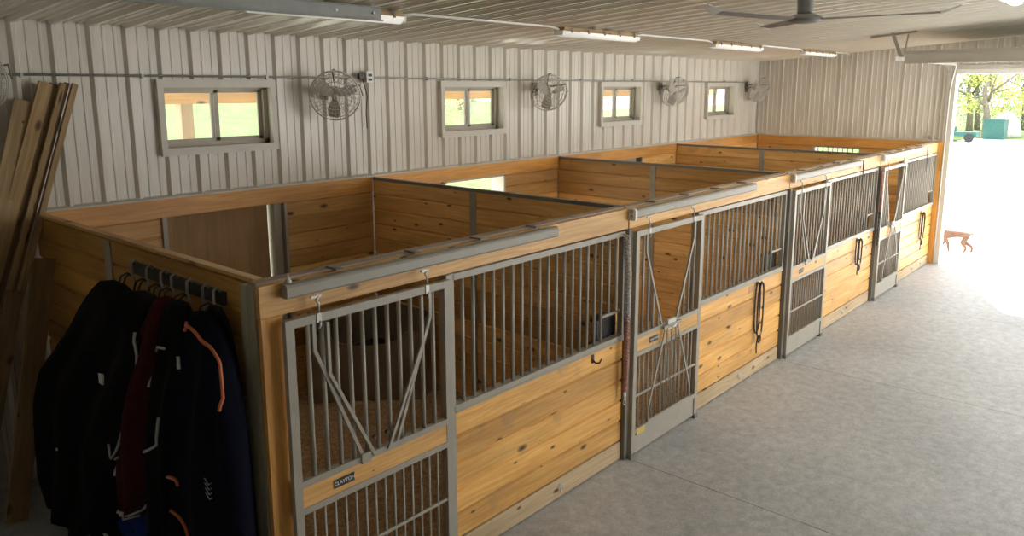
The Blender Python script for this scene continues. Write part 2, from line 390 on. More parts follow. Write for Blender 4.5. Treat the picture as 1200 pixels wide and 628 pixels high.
# back wall lining, one per stall
names4=['nearest','second','third','farthest']
def xr(i): return (0.03+P*i, P*(i+1)-.03) if i<3 else (0.03+P*i, XE-.06)
backdoors=[(1.10,2.42,0,2.235),(4.80,6.03,0,2.245),(8.50,9.72,0,2.25),None]
for i in range(4):
    x0,x1=xr(i); w=MB(); hs=[backdoors[i]] if backdoors[i] else []
    boards(w,'x',x0,x1,0.0,2.24,D-.04,.035,holes=hs)
    e=empty('plank_lining',(x0,D-.02,0),'%s stall back wall lining of horizontal pine planks'%names4[i].capitalize(),'wall lining','plank linings')
    part(w,'plank_panel',M['pine_in'],e)
    t=MB(); t.box(x0,x1,D-.052,D-.005,2.243,H,random.random()); part(t,'top_board',M['trim_board'],e)
# end wall lining
w=MB(); boards(w,'y',.02,3.60,0,2.24,XE-.075,.035,holes=[(endwin[0],endwin[1],endwin[2],endwin[3])])
e=empty('plank_lining',(XE-.05,0,0),'pine plank lining on the far end wall around a barred window','wall lining','plank linings'); part(w,'plank_panel',M['pine_in'],e)
t=MB(); t.box(XE-.09,XE-.04,.02,3.60,2.243,H,.8,'y'); part(t,'top_board',M['trim_board'],e)
g=MB(); g.box(XE-.08,XE+.18,endwin[0]-.03,endwin[0],endwin[2],endwin[3]); g.box(XE-.08,XE+.18,endwin[1],endwin[1]+.03,endwin[2],endwin[3]); g.box(XE-.08,XE+.18,endwin[0]-.03,endwin[1]+.03,endwin[3],endwin[3]+.025); g.box(XE-.08,XE+.18,endwin[0]-.03,endwin[1]+.03,endwin[2]-.03,endwin[2])
wo=struct(g.build('window_5',M['vinyl']),'barred opening in the far end wall of the farthest stall')
for k in range(9):
    g=MB(); y=endwin[0]+(k+.5)*(endwin[1]-endwin[0])/9; g.tube([(XE+.02,y,endwin[2]),(XE+.02,y,endwin[3])],.010,8); part(g,'window_bar',M['steel'],wo)
# end post (orange) at the far end of the fronts
mb=MB(); mb.box(XE-.12,XE-.02,-.17,.015,0,H-.005,.75,'z')
tag(mb.build('end_board',M['trim_board']),'tall orange pine board standing at the far end of the stall fronts by the door','board')

# partitions between stalls
for i in (1,2,3):
    x=P*i; w=MB(); boards(w,'y',.06,3.61,.02,2.395,x-.019,.038,side=-1)
    e=empty('stall_partition',(x,.1,0),'pine plank partition between the %s and %s stalls'%(names4[i-1],names4[i]),'partition','stall partitions')
    part(w,'plank_panel',M['pine_in'],e)
    c=MB(); c.prism([(x-.026,2.38),(x+.026,2.38),(x+.026,2.415),(x-.026,2.415)],.0,3.61,'y',.5); part(c,'top_channel',M['steel_dark'],e)
    for s in (-1,1):
        c=MB(); c.prism([(x+s*.019,1.87),(x+s*.030,1.87),(x+s*.030,1.96),(x+s*.019,1.96)][::s],.03,2.375,'z'); part(c,'stiffener',M['steel'],e)
# near end wall X=0
w=MB(); boards(w,'y',.115,3.61,.02,2.40,-.03,.05,pitch=.19,side=-1)
e=empty('stall_end_wall',(0,.1,0),'orange plank end wall of the nearest stall, blankets hung on it','wall','stall walls')
part(w,'plank_panel',M['ply'],e)
c=MB(); c.box(-.034,.024,.05,3.61,2.402,2.425,.4,'y'); part(c,'top_cap',M['beam'],e)
c=MB(); c.box(-.042,-.0301,2.02,2.13,.03,2.385); part(c,'stiffener',M['steel'],e)
# treated corner post + orange jamb board
mb=MB(); mb.box(-.085,-.02,-.035,.03,0,2.40,.5,'z'); mb.box(-.085,-.035,.035,.11,0,2.395,.7,'z')
e=empty('corner_post',(-.05,0,0),'grey-green treated corner post at the near end of the stall row','post'); part(mb,'post',M['treated'],e)

# ------------------------------------------------------------------ stall fronts
DX=[(.03,1.30),(3.63,4.90),(7.29,8.55),(10.93,12.20)]
GX=[(1.40,3.555),(4.97,7.19),(8.63,10.84),(12.28,14.50)]
def ringbolt(x,i):
    r=MB(); r.lathe([(.03,0),(.03,.004)],(x,-.08,.11),12,(0,-1,0))
    r.tube([(x+.022*cos(t),-.10-.0,.095+.022*sin(t)) for t in [k*pi/8 for k in range(16)]],.005,6,closed=True)
    o=part(r,'tie_ring',M['zinc'],i); return o
for i in range(4):
    x0,x1=GX[i]
    e=empty('stall_facade',((x0+x1)/2,-.05,0),'%s stall front with pine planks below a steel bar grille'%names4[i].capitalize(),'stall front','stall fronts')
    w=MB(); boards(w,'x',x0,x1,.19,1.20,-.075,.045,tfun=lambda k,t:.5+.5*t if k%3 else .15+.5*t); part(w,'plank_panel',M['pine'],e)
    w=MB(); w.box(x0,x1,-.078,-.03,.012,.186,.5); part(w,'kickboard',M['kick'],e)
    w=MB(); w.box(x0-.01,x1,-.09,-.02,1.203,1.245); w.box(x0,x1,-.094,-.076,1.19,1.203); part(w,'bottom_rail',M['steel'],e)
    w=MB(); w.box(x0-.01,x1,-.085,-.025,2.165,2.21); part(w,'top_rail',M['steel'],e)
    w=MB(); w.box(x0-.085,x0-.045,-.10,-.02,0,2.215); w.box(x0-.045,x0,-.085,-.03,0,2.215); part(w,'door_jamb',M['steel'],e)
    nb=20; sp=(x1-x0)/nb
    feed=x1-.33
    for k in range(1,nb):
        x=x0+k*sp; z0=1.475 if x>feed+.02 else 1.245
        if abs(x-feed)<sp/2: x=feed
        w=MB(); w.tube([(x,-.055,z0),(x,-.055,2.165)],.0145,8); part(w,'bar',M['steel'],e)
    w=MB(); w.box(feed,x1,-.066,-.044,1.462,1.485); part(w,'feed_opening_rail',M['steel'],e)
    w=MB(); w.box(x1-.03,x1,-.085,-.03,1.245,2.165); part(w,'side_channel',M['steel'],e)
    # tie ring and hook
    ringbolt((x0+x1)/2+ [.15,0,-.15,0][i],e)
    # black corner feeder inside, behind the feed opening
    f=MB(); xa=x1-.015
    f.prism([(xa,.0),(xa-.29,.0),(xa-.27,.07),(xa-.15,.11),(xa,.13)],1.14,1.40,'z')
    c=empty('corner_feeder',(xa-.1,.1,1.14),'black corner feeder behind the feed opening of the %s stall'%names4[i],'feeder','corner feeders')
    fo=part(f,'feed_tub',M['black'],c)
    f=MB(); f.prism([(xa+.0,-.0),(xa-.305,-.0),(xa-.305,.015),(xa-.28,.085),(xa-.155,.125),(xa,.145)],1.40,1.42,'z'); part(f,'rim',M['blackmetal'],c)
    # header beam
    hx0,hx1=(-.075,3.60) if i==0 else (P*i-.04,P*(i+1)-.06) if i<3 else (P*i-.04,XE-.13)
    h=empty('header_beam',((hx0+hx1)/2,-.03,2.3),'%s pine header beam over the stall front and its sliding door'%names4[i],'beam','header beams')
    w=MB(); w.box(hx0,hx1,-.078,-.038,2.222,2.405,[.55,.9,.35,.8][i]); part(w,'face_board',M['beam'],h)
    w=MB(); w.box(hx0+.01,hx1-.01,-.036,.05,2.38,2.418,.4); w.box(hx0+.01,hx1-.01,.005,.045,2.25,2.38,.3); part(w,'top_cap',M['weathered'],h)
    # track
    tx0,tx1=(.06,2.50) if i==0 else (P*i-.03,P*i+2.50)
    if i==3: tx1=tx0+2.45
    t=empty('door_track',((tx0+tx1)/2,-.11,2.36),'round-edged grey steel track carrying the %s sliding stall door'%names4[i],'door track','door tracks')
    pr=[(-.143,2.33),(-.135,2.320),(-.090,2.320),(-.084,2.328),(-.084,2.394),(-.092,2.402),(-.122,2.402),(-.136,2.396),(-.143,2.382)]
    w=MB(); w.prism(pr,tx0,tx1,'x'); part(w,'track_tube',M['tracktaupe'],t)
    nbk=4
    for k in range(nbk):
        bx=tx0+.38+(tx1-tx0-.6)*k/(nbk-1)
        w=MB(); w.box(bx-.03,bx+.03,-.12,-.01,2.4195,2.4235); w.box(bx-.03,bx-.024,-.12,-.01,2.4235,2.432); part(w,'bracket',M['steel_dark'],t)
    if i>0:
        w=MB(); pr2=[(-.112+(p[0]+.112)*1.35,2.358+(p[1]-2.362)*1.4) for p in pr]
        w.prism(pr2,tx0-.03,tx0,'x'); c=part(w,'end_cap',M['white'],t)
        w=MB()
        for dz in (-.023,.023): w.tube([(tx0-.031,-.112+.012*cos(a),2.358+dz+.015*sin(a)) for a in [2*pi*q/12 for q in range(12)]],.003,5,closed=True)
        part(w,'cap_marking',M['blackmetal'],c)
    else:
        w=MB(); w.lathe([(.02,0),(.018,.012),(.006,.03),(.003,.05)],(tx0+.03,-.112,2.408),10); part(w,'stop_bolt',M['zinc'],t)
# orange jamb board at near end, under header
mb=MB(); mb.box(-.07,.065,-.075,-.04,0,2.218,.6,'z')
tag(mb.build('jamb_board',M['trim_board']),'upright orange pine board left of the nearest sliding door','board')
# posts between stalls
for i in (1,2,3):
    x=P*i-.065
    mb=MB(); mb.box(x-.03,x+.025,-.115,-.025,0,2.22)
    tag(mb.build('stall_post',M['steel_dark']),'dark grey steel post between the %s and %s stall fronts'%(names4[i-1],names4[i]),'post','stall posts')

# ------------------------------------------------------------------ sliding doors
def lettering(txt,loc,size,mat,par,name='lettering',rot=(pi/2,0,0),ext=.001):
    cu=bpy.data.curves.new(name,'FONT'); cu.body=txt; cu.size=size; cu.extrude=ext; cu.align_x='CENTER'; cu.align_y='CENTER'
    o=bpy.data.objects.new(name,cu); C.objects.link(o)
    bpy.context.view_layer.update()
    me=bpy.data.meshes.new_from_object(o.evaluated_get(bpy.context.evaluated_depsgraph_get()))
    bpy.data.objects.remove(o); me.materials.clear(); me.materials.append(mat)
    o=bpy.data.objects.new(name,me); C.objects.link(o); o.rotation_euler=rot
    o.parent=par; w=Vector((0,0,0)); q=par
    while q is not None: w+=Vector(q.location); q=q.parent
    o.location=Vector(loc)-w
    return o
def make_door(i):
    x0,x1=DX[i]; Y=-.135; xc=(x0+x1)/2; down=i in (1,3)
    state='its V yoke folded down' if down else 'its V yoke closed'
    e=empty('sliding_door',(xc,Y,.04),'%s grey steel sliding stall door with bars, %s'%(names4[i],state),'door','sliding stall doors')
    y0,y1=Y-.02,Y+.02
    z0,z1=.035,2.20
    f=MB()
    f.box(x0,x0+.055,y0,y1,z0,z1); f.box(x1-.055,x1,y0,y1,z0,z1)
    f.box(x0+.055,x1-.055,y0,y1,z1-.05,z1); f.box(x0+.055,x1-.055,y0,y1,1.175,1.215); f.box(x0+.055,x1-.055,y0,y1,1.005,1.045); f.box(x0+.055,x1-.055,y0,y1,.235,.28)
    part(f,'frame',M['steel'],e)
    f=MB(); f.box(x0+.055,x1-.055,Y-.008,Y+.008,z0,.235); part(f,'kick_plate',M['steel'],e)
    f=MB(); f.box(x0+.055,x1-.055,Y-.017,Y+.015,1.047,1.173,random.random()*.5+.5); pl=part(f,'rail_board',M['beam'],e)
    if i<3:
        f=MB(); f.box(x0+.27,x0+.42,Y-.022,Y-.018,1.085,1.14); npt=part(f,'name_plate',M['blackmetal'],e)
        lettering('CLAYTON',(x0+.345,Y-.0235,1.1125),.033,M['labelwhite'],npt,'plate_lettering')
    # yoke geometry
    xt,xb=.45,.14; zt,zb=1.98,1.215
    def inside(x,z):
        h=xt if z>=zt else xb+(xt-xb)*(z-zb)/(zt-zb); return abs(x-xc)<h
    n=11; sp=(x1-x0-.11)/(n+1)
    for k in range(1,n+1):
        x=x0+.055+k*sp; d=abs(x-xc)
        if down and d<xt:
            if d<xb+.01: continue
            zc=zb+(d-xb)/(xt-xb)*(zt-zb); ztop=zc
            if ztop-zb<.05: continue
        else: ztop=z1-.05
        f=MB(); f.tube([(x,Y,zb),(x,Y,ztop)],.014,8); part(f,'bar',M['steel'],e)
    for s in (-1,1):
        f=MB(); f.bar((xc+s*xt,Y-.012,z1-.05),(xc+s*xt,Y-.012,zt),.022,.016,up=(0,1,0)); f.bar((xc+s*xt,Y-.012,zt+.005),(xc+s*xb,Y-.012,zb),.022,.016,up=(0,1,0)); part(f,'yoke_brace',M['steel'],e)
    # drop yoke: its own V frame, closed (upright) or folded down
    f=MB(); bars=[]
    def T(x,z):   # folded about z=1.19
        return (x,Y-.045 if down else Y-.012, (1.19-(z-1.19)*.98) if down else z)
    if down:
        for s in (-1,1):
            f.bar(T(xc+s*(xb-.02),1.22),T(xc+s*(xt-.05),1.95),.02,.012,up=(0,1,0))
        f.bar(T(xc-xb-.02,1.19),T(xc+xb+.02,1.19),.03,.03)
        for k in range(-2,3):
            x=xc+k*.085; zz=zb+max(0,(abs(k*.085)-xb+.03))/(xt-xb)*(zt-zb)+.02; bars.append((T(x,zz),T(x,2.08)))
        f.bar(T(xc-xt+.05,1.95),T(xc-xt+.05,2.08),.016,.012); f.bar(T(xc+xt-.05,1.95),T(xc+xt-.05,2.08),.016,.012); f.bar(T(xc-xt+.05,2.08),T(xc+xt-.05,2.08),.016,.012)
    else:
        for s in (-1,1):
            f.bar((xc+s*(xt-.085),Y-.028,z1-.06),(xc+s*(xt-.085),Y-.028,zt-.16),.020,.014,up=(0,1,0))
            f.bar((xc+s*(xt-.085),Y-.028,zt-.155),(xc+s*(xb-.085),Y-.028,zb-.02),.020,.014,up=(0,1,0))
        f.box(xc-.16,xc-.09,Y-.035,Y-.02,1.17,1.235)
    yo=part(f,'drop_yoke',M['steel'],e)
    for b0,b1 in bars:
        f=MB(); f.tube([b0,b1],.006,6); part(f,'yoke_bar',M['steel'],yo)
    f=MB()
    if down: f.box(xc-.075,xc+.075,Y-.05,Y-.022,1.15,1.25); f.tube([(xc-.05,Y-.055,1.2),(xc-.02,Y-.075,1.17),(xc+.04,Y-.075,1.19)],.008,6)
    else:
        for dx in (-.05,.05): f.lathe([(.014,0),(.016,.01),(.012,.02)],(xc+dx,Y-.012,1.31),10,(0,-1,0))
    part(f,'latch',M['zinc'] if down else M['blackmetal'],e)
    # lower grille
    n=14; sp=(x1-x0-.11)/(n+1)
    for k in range(1,n+1):
        x=x0+.055+k*sp; f=MB(); f.tube([(x,Y+.004,.28),(x,Y+.004,1.005)],.0095,6); part(f,'lower_bar',M['steel'],e)
    f=MB(); f.box(x0+.055,x1-.055,Y-.014,Y-.004,.60,.622); part(f,'cross_bar',M['steel'],e)
    # hangers
    for hx in (xc-.42,xc+.42):
        f=MB(); f.box(hx-.035,hx+.035,Y-.012,Y+.0,2.295,2.31); f.tube([(hx+.02,Y-.01,2.30),(hx-.005,Y-.012,2.28),(hx+.012,Y-.012,2.262),(hx+.010,Y-.015,2.20)],.007,6)
        f.box(hx-.012,hx+.020,Y-.026,Y-.020,2.15,2.205); f.tube([(hx+.01,Y-.028,2.16),(hx+.008,Y-.03,2.13),(hx-.006,Y-.03,2.115)],.005,6); part(f,'roller_hanger',M['zinc'],e)
    f=MB(); f.box(x0-.02,x0+.06,Y-.03,Y+.02,.0,.05); f.box(x1-.05,x1+.015,Y-.03,Y+.02,.0,.05); part(f,'floor_guide',M['steel_dark'],e)
    if i==1:
        f=MB(); f.box(x0+.08,x0+.23,Y-.0235,Y-.0085,.215,.275); part(f,'warning_label',M['yellow'],e)
for i in range(4): make_door(i)

# ------------------------------------------------------------------ bedding and stall contents
for i in range(4):
    x0,x1=xr(i); mb=MB(); nx,ny=46,46; b=0
    for a in range(nx+1):
        for c in range(ny+1):
            x=x0+(x1-x0)*a/nx; y=.0+(3.60)*c/ny
            z=.06+.03*sin(x*2.3+i)*cos(y*1.9)+random.uniform(-.012,.012); mb.v.append((x,y,z))
    for a in range(nx):
        for c in range(ny):
            k=a*(ny+1)+c; mb.face((k,k+ny+1,k+ny+2,k+1),None,.5,True)
    tag(mb.build('bedding',M['bedding']),'loose wood shavings bedding on the floor of the %s stall'%names4[i],'bedding','stall bedding','stuff')
# corner hay bin in stall 1
e=empty('hay_bin',(3.2,3.1,.06),'large tan plastic corner hay bin with a scooped front inside the nearest stall','hay bin')
A=Vector((2.34,3.14,0)); B=Vector((3.22,2.31,0)); nseg=20; f=MB()
for k in range(nseg):
    def col(t):
        p=A+(B-A)*t; dip=.15*max(0,1-((t-.5)/.34)**2)**.5 if abs(t-.5)<.34 else 0
        return p,.84-dip
    p,z=col(k/nseg); q,w_=col((k+1)/nseg); d=Vector((.69,.72,0))*.03
    i0=len(f.v); f.v+=[(p.x,p.y,.05),(q.x,q.y,.05),(q.x,q.y,w_),(p.x,p.y,z),(p.x+d.x,p.y+d.y,.05),(q.x+d.x,q.y+d.y,.05),(q.x+d.x,q.y+d.y,w_),(p.x+d.x,p.y+d.y,z)]
    for qd in ((0,1,2,3),(7,6,5,4),(3,2,6,7)): f.face([i0+t for t in qd])
part(f,'scooped_front',M['tan'],e)
f=MB(); f.bar((2.34,3.14,.45),(2.62,3.58,.45),.80,.03,up=(1,0,0)) if 0 else None
f.prism([(2.34,3.14),(2.37,3.12),(2.63,3.56),(2.60,3.58)],.05,.95,'z'); part(f,'side',M['tan'],e)
f=MB(); f.prism([(3.20,2.33),(3.22,2.31),(3.58,2.50),(3.57,2.53)],.05,.95,'z'); part(f,'side',M['tan'],e)
f=MB(); f.prism([(2.66,3.56),(2.63,3.50),(3.50,2.56),(3.58,2.58),(3.58,3.56)],.05,.42,'z'); part(f,'liner',M['black'],e)
f=MB(); f.prism([(2.62,3.595),(3.60,3.595),(3.60,2.53),(3.585,2.53),(3.585,3.58),(2.62,3.58)],.42,.93,'z'); part(f,'wall_shade_panel',M['tan'],e)  # brown sheet standing in for the shadowed stall walls behind the bin
# outside stall doors
def backdoor():
    # nearest: brown sliding panel, slightly ajar
    e=empty('outside_stall_door',(1.7,3.74,0),'brown panel outside door of the nearest stall, slid almost shut','door','outside stall doors')
    f=MB(); f.box(1.09,2.262,3.735,3.775,.0,2.28,.5,'z'); part(f,'panel',M['osb'],e)
    f=MB(); f.box(1.055,1.10,3.60,3.70,0,2.24); part(f,'side_channel',M['steel'],e)
    f=MB(); f.box(2.290,2.375,3.64,3.80,0,2.235); f.box(2.395,2.425,3.595,3.80,0,2.24); f.box(2.375,2.395,3.66,3.8,0,2.235); part(f,'side_channel',M['steel'],e)
    # second: lower half-door only
    e=empty('outside_stall_door',(5.4,3.74,0),'outside half door of the second stall with its upper half open to bright daylight','door','outside stall doors')
    f=MB(); boards(f,'x',4.83,6.0,.03,1.25,3.72,.04,side=-1); part(f,'lower_leaf',M['pine_in'],e)
    f=MB(); f.box(6.0,6.035,3.60,3.86,0,2.245); f.box(4.795,4.83,3.60,3.86,0,2.245); f.box(4.795,6.035,3.60,3.86,2.225,2.25); part(f,'door_frame',M['trim'],e)
    e=empty('outside_stall_door',(9.1,3.74,0),'closed dark outside door of the third stall with a small barred light at its corner','door','outside stall doors')
    f=MB(); f.box(8.52,9.70,3.72,3.76,.02,2.25); part(f,'panel',M['vinyl'],e)
    f=MB(); f.box(8.49,8.52,3.61,3.86,0,2.25); f.box(9.70,9.73,3.61,3.86,0,2.25); part(f,'door_frame',M['steel_dark'],e)
backdoor()

# ------------------------------------------------------------------ blanket rack
e=empty('blanket_rack',(-.05,1.0,2.23),'black steel rack of coat hooks on the near stall end wall','rack')
f=MB(); f.box(-.056,-.031,.36,1.60,2.215,2.295); part(f,'back_bar',M['blackmetal'],e)
HY=[1.52,1.28,1.07,.92,.715,.52,.386]
for y in HY:
    f=MB(); f.tube([(-.057,y,2.30),(-.075,y,2.325),(-.10,y-.002,2.31),(-.105,y-.006,2.25),(-.095,y-.01,2.19),(-.075,y-.01,2.18)],.009,6); part(f,'hook',M['galv'],e)
# garments
ROWS={
'black':(-0.3,[(333,122,142,2.231,1.475,1.194),(345,116,155,2.169,1.582,1.037),(360,110,172,2.093,1.697,0.840),(380,102,179,1.972,1.858,0.777),(400,95,180,1.840,2.010,0.786),(430,82,176,1.622,2.297,0.870),(455,66,168,1.408,2.659,1.002),(480,60,158,1.199,2.842,1.169),(500,56,146,1.014,2.978,1.368),(540,55,142,0.700,3.106,1.488),(575,58,135,0.413,3.133,1.654),(603,72,118,0.176,2.894,1.990)]),
'quilted':(-0.18,[(345,160,180,2.172,1.274,1.013),(360,145,190,2.077,1.503,0.905),(400,135,186,1.812,1.710,0.999),(440,128,180,1.534,1.884,1.123),(500,125,165,1.089,2.036,1.408),(560,112,160,0.605,2.380,1.568),(640,112,172,0.025,2.547,1.504)]),
'maroon':(-0.26,[(350,188,196,2.243,0.732,0.639),(370,183,201,2.134,0.813,0.602),(400,174,200,1.952,0.958,0.643),(440,168,198,1.708,1.084,0.707),(480,158,195,1.443,1.273,0.786),(520,152,194,1.176,1.416,0.842),(560,154,192,0.915,1.445,0.914),(598,164,172,0.631,1.352,1.235)]),
'piped':(-0.26,[(355,202,217,2.253,0.576,0.411),(375,195,224,2.146,0.676,0.354),(410,190,226,1.952,0.771,0.363),(450,187,224,1.720,0.852,0.419),(500,184,218,1.413,0.947,0.533),(560,188,212,1.042,0.966,0.664),(640,192,212,0.536,1.011,0.750)]),
'navy':(-0.22,[(368,228,243,2.212,0.391,0.236),(385,223,256,2.132,0.459,0.119),(405,219,265,2.033,0.521,0.046),(430,217,270,1.903,0.567,0.016),(460,215,275,1.745,0.618,-0.011),(500,209,280,1.523,0.729,-0.032),(550,200,285,1.230,0.895,-0.046),(600,190,290,0.923,1.087,-0.060),(650,183,293,0.604,1.251,-0.055)]),
'charcoal':(-0.12,[(360,246,260,2.228,0.401,0.258),(380,240,270,2.126,0.481,0.173),(420,238,277,1.916,0.537,0.132),(470,240,283,1.650,0.559,0.108),(520,245,290,1.387,0.547,0.074),(580,250,296,1.058,0.543,0.055),(650,250,302,0.650,0.608,0.043)]),
'blue':(-0.2,[(535,145,168,0.925,1.710,1.361),(565,140,180,0.733,1.839,1.231),(600,135,200,0.526,1.984,1.001),(650,160,225,0.321,1.653,0.736)]),
}
def lerp(a,b,t): return a+(b-a)*t
class Garment:
    def __init__(s,key,tx,name,label,mat,nf=7,amp=.02):
        s.X,s.rows=ROWS[key]; s.tx=tx; s.nf=nf; s.amp=amp; s.ph=random.random()*6
        s.e=empty(name,(s.X,(s.rows[0][4]+s.rows[0][5])/2,s.rows[0][3]),label,'horse blanket' if 'blanket' in name else 'jacket','hung blankets')
        mb=MB(); n=48; m=40; ztop=s.rows[0][3]; zbot=max(s.rows[-1][3],.03)
        zs=[ztop-(ztop-zbot)*j/m for j in range(m+1)]
        for j,z in enumerate(zs):
            for k in range(n): mb.v.append(tuple(s.pt(2*pi*k/n,z)))
        for j in range(m):
            for k in range(n): mb.face((j*n+k,(j+1)*n+k,(j+1)*n+(k+1)%n,j*n+(k+1)%n),None,.5,True)
        mb.face([k for k in range(n)]); mb.face([m*n+k for k in range(n)][::-1])
        s.o=part(mb,'cloth',mat,s.e)
    def at(s,z):
        R=s.rows
        if z>=R[0][3]: r=R[0]; return r[4],r[5]
        for a,b in zip(R[:-1],R[1:]):
            if b[3]<=z<=a[3]:
                t=(a[3]-z)/(a[3]-b[3]); return lerp(a[4],b[4],t),lerp(a[5],b[5],t)
        return R[-1][4],R[-1][5]
    def pt(s,th,z,off=0):
        yl,yr=s.at(z); c=(yl+yr)/2; hw=(yl-yr)/2
        f=min(1,max(0,(s.rows[0][3]-z)/.5)); tx=s.tx*(.35+.65*f**.6)
        q=1+ 2.0*s.amp/s.tx*sin(s.nf*th+s.ph+1.3*sin(z*3.1)+z*1.2)*f+1.2*s.amp/s.tx*sin(3*th+2.1*z+s.ph*2)*f
        cs,sn=cos(th),sin(th)
        y=c-hw*(abs(cs)**.9)*(1 if cs>0 else -1)
        x=s.X-tx*(abs(sn)**.75)*(1 if sn>0 else -1)*q-off
        x=min(x,-.064)
        return Vector((x,y,z+.006*sin(5*th)))
    def px(s,x,y,off=.008):
        R=s.rows
        for a,b in zip(R[:-1],R[1:]):
            if a[0]<=y<=b[0]:
                t=(y-a[0])/(b[0]-a[0]); xl=lerp(a[1],b[1],t); xr_=lerp(a[2],b[2],t); z=lerp(a[3],b[3],t); break
        else:
            a=R[-1] if y>R[-1][0] else R[0]; xl,xr_,z=a[1],a[2],a[3]
        u=max(-.97,min(.97,(x-xl)/(xr_-xl)*2-1))
        th=math.acos(max(-1,min(1,(abs(u)**(1/.9))*(1 if u>0 else -1))))
        th=math.acos(max(-1,min(1,cos(th))))
        return s.pt(th,z,off)
    def strip(s,pts,w,mat,name='piping'):
        P3=[]
        q=[pts[0]]+list(pts)+[pts[-1]]
        for i in range(1,len(q)-2):
            p0,p1,p2,p3=q[i-1:i+3]
            for k in range(5):
                t=k/5; c=[.5*(2*p1[d]+(p2[d]-p0[d])*t+(2*p0[d]-5*p1[d]+4*p2[d]-p3[d])*t*t+(3*p1[d]-p0[d]-3*p2[d]+p3[d])*t**3) for d in (0,1)]
                P3.append(s.px(*c))
        P3.append(s.px(*pts[-1])); f=MB(); f.tube(P3,w/2,6); return part(f,name,mat,s.e)
    def hang(s,y):
        f=MB(); z=s.rows[0][3]; c=(s.rows[0][4]+s.rows[0][5])/2
        for dy in (-.035,.035): f.tube([(-.097,y-.008,2.215),(-.115,y+.02+dy*.5,2.235),(-.14,y+.05+dy,2.21),(-.16,y+.045+dy,2.16),(-.17,y+dy,2.12),(s.X+.02,c+dy,z-.06)],.0075,6)
        part(f,'hanging_strap',M['blackmetal'],s.e)
gb=Garment('black',.16,'quilted_jacket','large black jacket hanging at the left end of the rack',M['blackcloth'],9,.018); gb.hang(HY[0])
gb.strip([(172,372),(175,400),(171,430),(163,458),(154,482),(143,500),(146,486)],.018,M['piping'])
f=MB(); p=gb.px(143,432); f.box(p.x-.01,p.x+.004,p.y-.03,p.y+.03,p.z-.035,p.z+.035); part(f,'white_label',M['labelwhite'],gb.e)
f=MB(); p=gb.px(104,517); f.lathe([(.011,0),(.011,.008)],(p.x,p.y,p.z),10,(-1,0,0)); part(f,'snap',M['labelwhite'],gb.e)
gq=Garment('quilted',.11,'horse_blanket','dark quilted blanket hanging between the black jacket and the maroon blanket',M['quilt'],11,.015); gq.hang(HY[1])
gq.strip([(132,582),(140,605),(150,625)],.022,M['piping']); gq.strip([(178,350),(186,372),(184,405),(176,450),(168,470)],.018,M['piping'])
gl=Garment('blue',.10,'horse_blanket','royal blue blanket showing low down beneath the maroon blanket',M['royal'],7,.015)
gm=Garment('maroon',.14,'horse_blanket','maroon blanket with silver piping, third from the left on the rack',M['maroon'],5,.014); gm.hang(HY[2])
gm.strip([(179,400),(177,430),(168,470),(165,485),(162,498)],.020,M['piping']); gm.strip([(162,536),(155,548),(159,560)],.016,M['piping']); gm.strip([(156,575),(163,590),(175,597)],.022,M['piping']); gm.strip([(164,597),(180,585),(190,572)],.020,M['piping'])
gp=Garment('piped',.11,'horse_blanket','black blanket edged in silver piping, right of the maroon one',M['blackcloth'],7,.012); gp.hang(HY[3])
gp.strip([(212,403),(200,408),(194,430),(200,450)],.016,M['piping']); gp.strip([(212,475),(207,505),(198,522),(190,524),(190,512)],.018,M['piping'])
gc=Garment('charcoal',.05,'horse_blanket','charcoal blanket hanging against the wall at the right end of the rack',M['quilt'],7,.008); gc.hang(HY[6])
gn=Garment('navy',.12,'horse_blanket','navy blanket with orange piping, right of the silver-piped black one',M['navy'],7,.014); gn.hang(HY[4])
gn.strip([(219,392),(232,386),(231,376)],.02,M['orange']); gn.strip([(233,380),(248,388),(260,400),(270,425),(273,462)],.022,M['orange'])
gn.strip([(200,564),(215,565),(227,567),(230,574)],.022,M['orange']); gn.strip([(226,604),(240,612),(256,626),(262,640)],.022,M['orange'])
f=MB(); p=gn.px(229,424,.012); f.box(p.x-.008,p.x+.004,p.y-.045,p.y+.045,p.z-.035,p.z+.04); part(f,'white_label',M['labelwhite'],gn.e)
f=MB(); p=gn.px(266,540,.010)
for k in range(4): f.tube([(p.x,p.y+.05,p.z-.03*k),(p.x,p.y+.02,p.z+.015-.03*k),(p.x,p.y-.02,p.z-.012-.03*k),(p.x,p.y-.05,p.z+.008-.03*k)],.003,5)
part(f,'embroidered_logo',M['piping'],gn.e)

# ------------------------------------------------------------------ leaning lumber
def lean(top,through,w,th,mat,label,zb=0.0,tint=.5,zt=None):
    T=Vector(top); Q=Vector(through); d=(T-Q).normalized()
    Bp=T-d*((T.z-zb)/d.z)
    o=empty('lumber_board',Bp,label,'board','leaning lumber')
    f=MB(); f.bar(Bp,T,w,th,tint,up=(0,1,0.0)); 
    part(f,'plank',mat,o)
    return o
lean((.155,3.58,3.53),(-.50,3.40,1.80),.105,.038,M['lumber'],'tall tan board, leftmost of the tall bundle leaning on the back wall',.02,.9)
lean((.235,3.62,3.52),(-.42,3.45,1.80),.07,.030,M['lumber_dark'],'dark brown board second in the tall leaning bundle',.02,.6)
lean((.290,3.58,3.525),(-.36,3.41,1.80),.045,.040,M['lumber'],'narrow mid-brown board in the middle of the tall leaning bundle',.02,.4)
lean((.335,3.62,3.53),(-.31,3.45,1.80),.035,.040,M['lumber_dark'],'thin dark board just left of the rightmost leaning board',.02,.9)
lean((.385,3.58,3.52),(-.26,3.40,1.80),.045,.045,M['lumber'],'rightmost slim tan board of the tall leaning bundle',.02,.7)
lean((-.02,3.60,3.385),(-.42,3.42,2.20),.14,.038,M['lumber'],'shorter wide tan board left of the tall bundle',.02,.5)
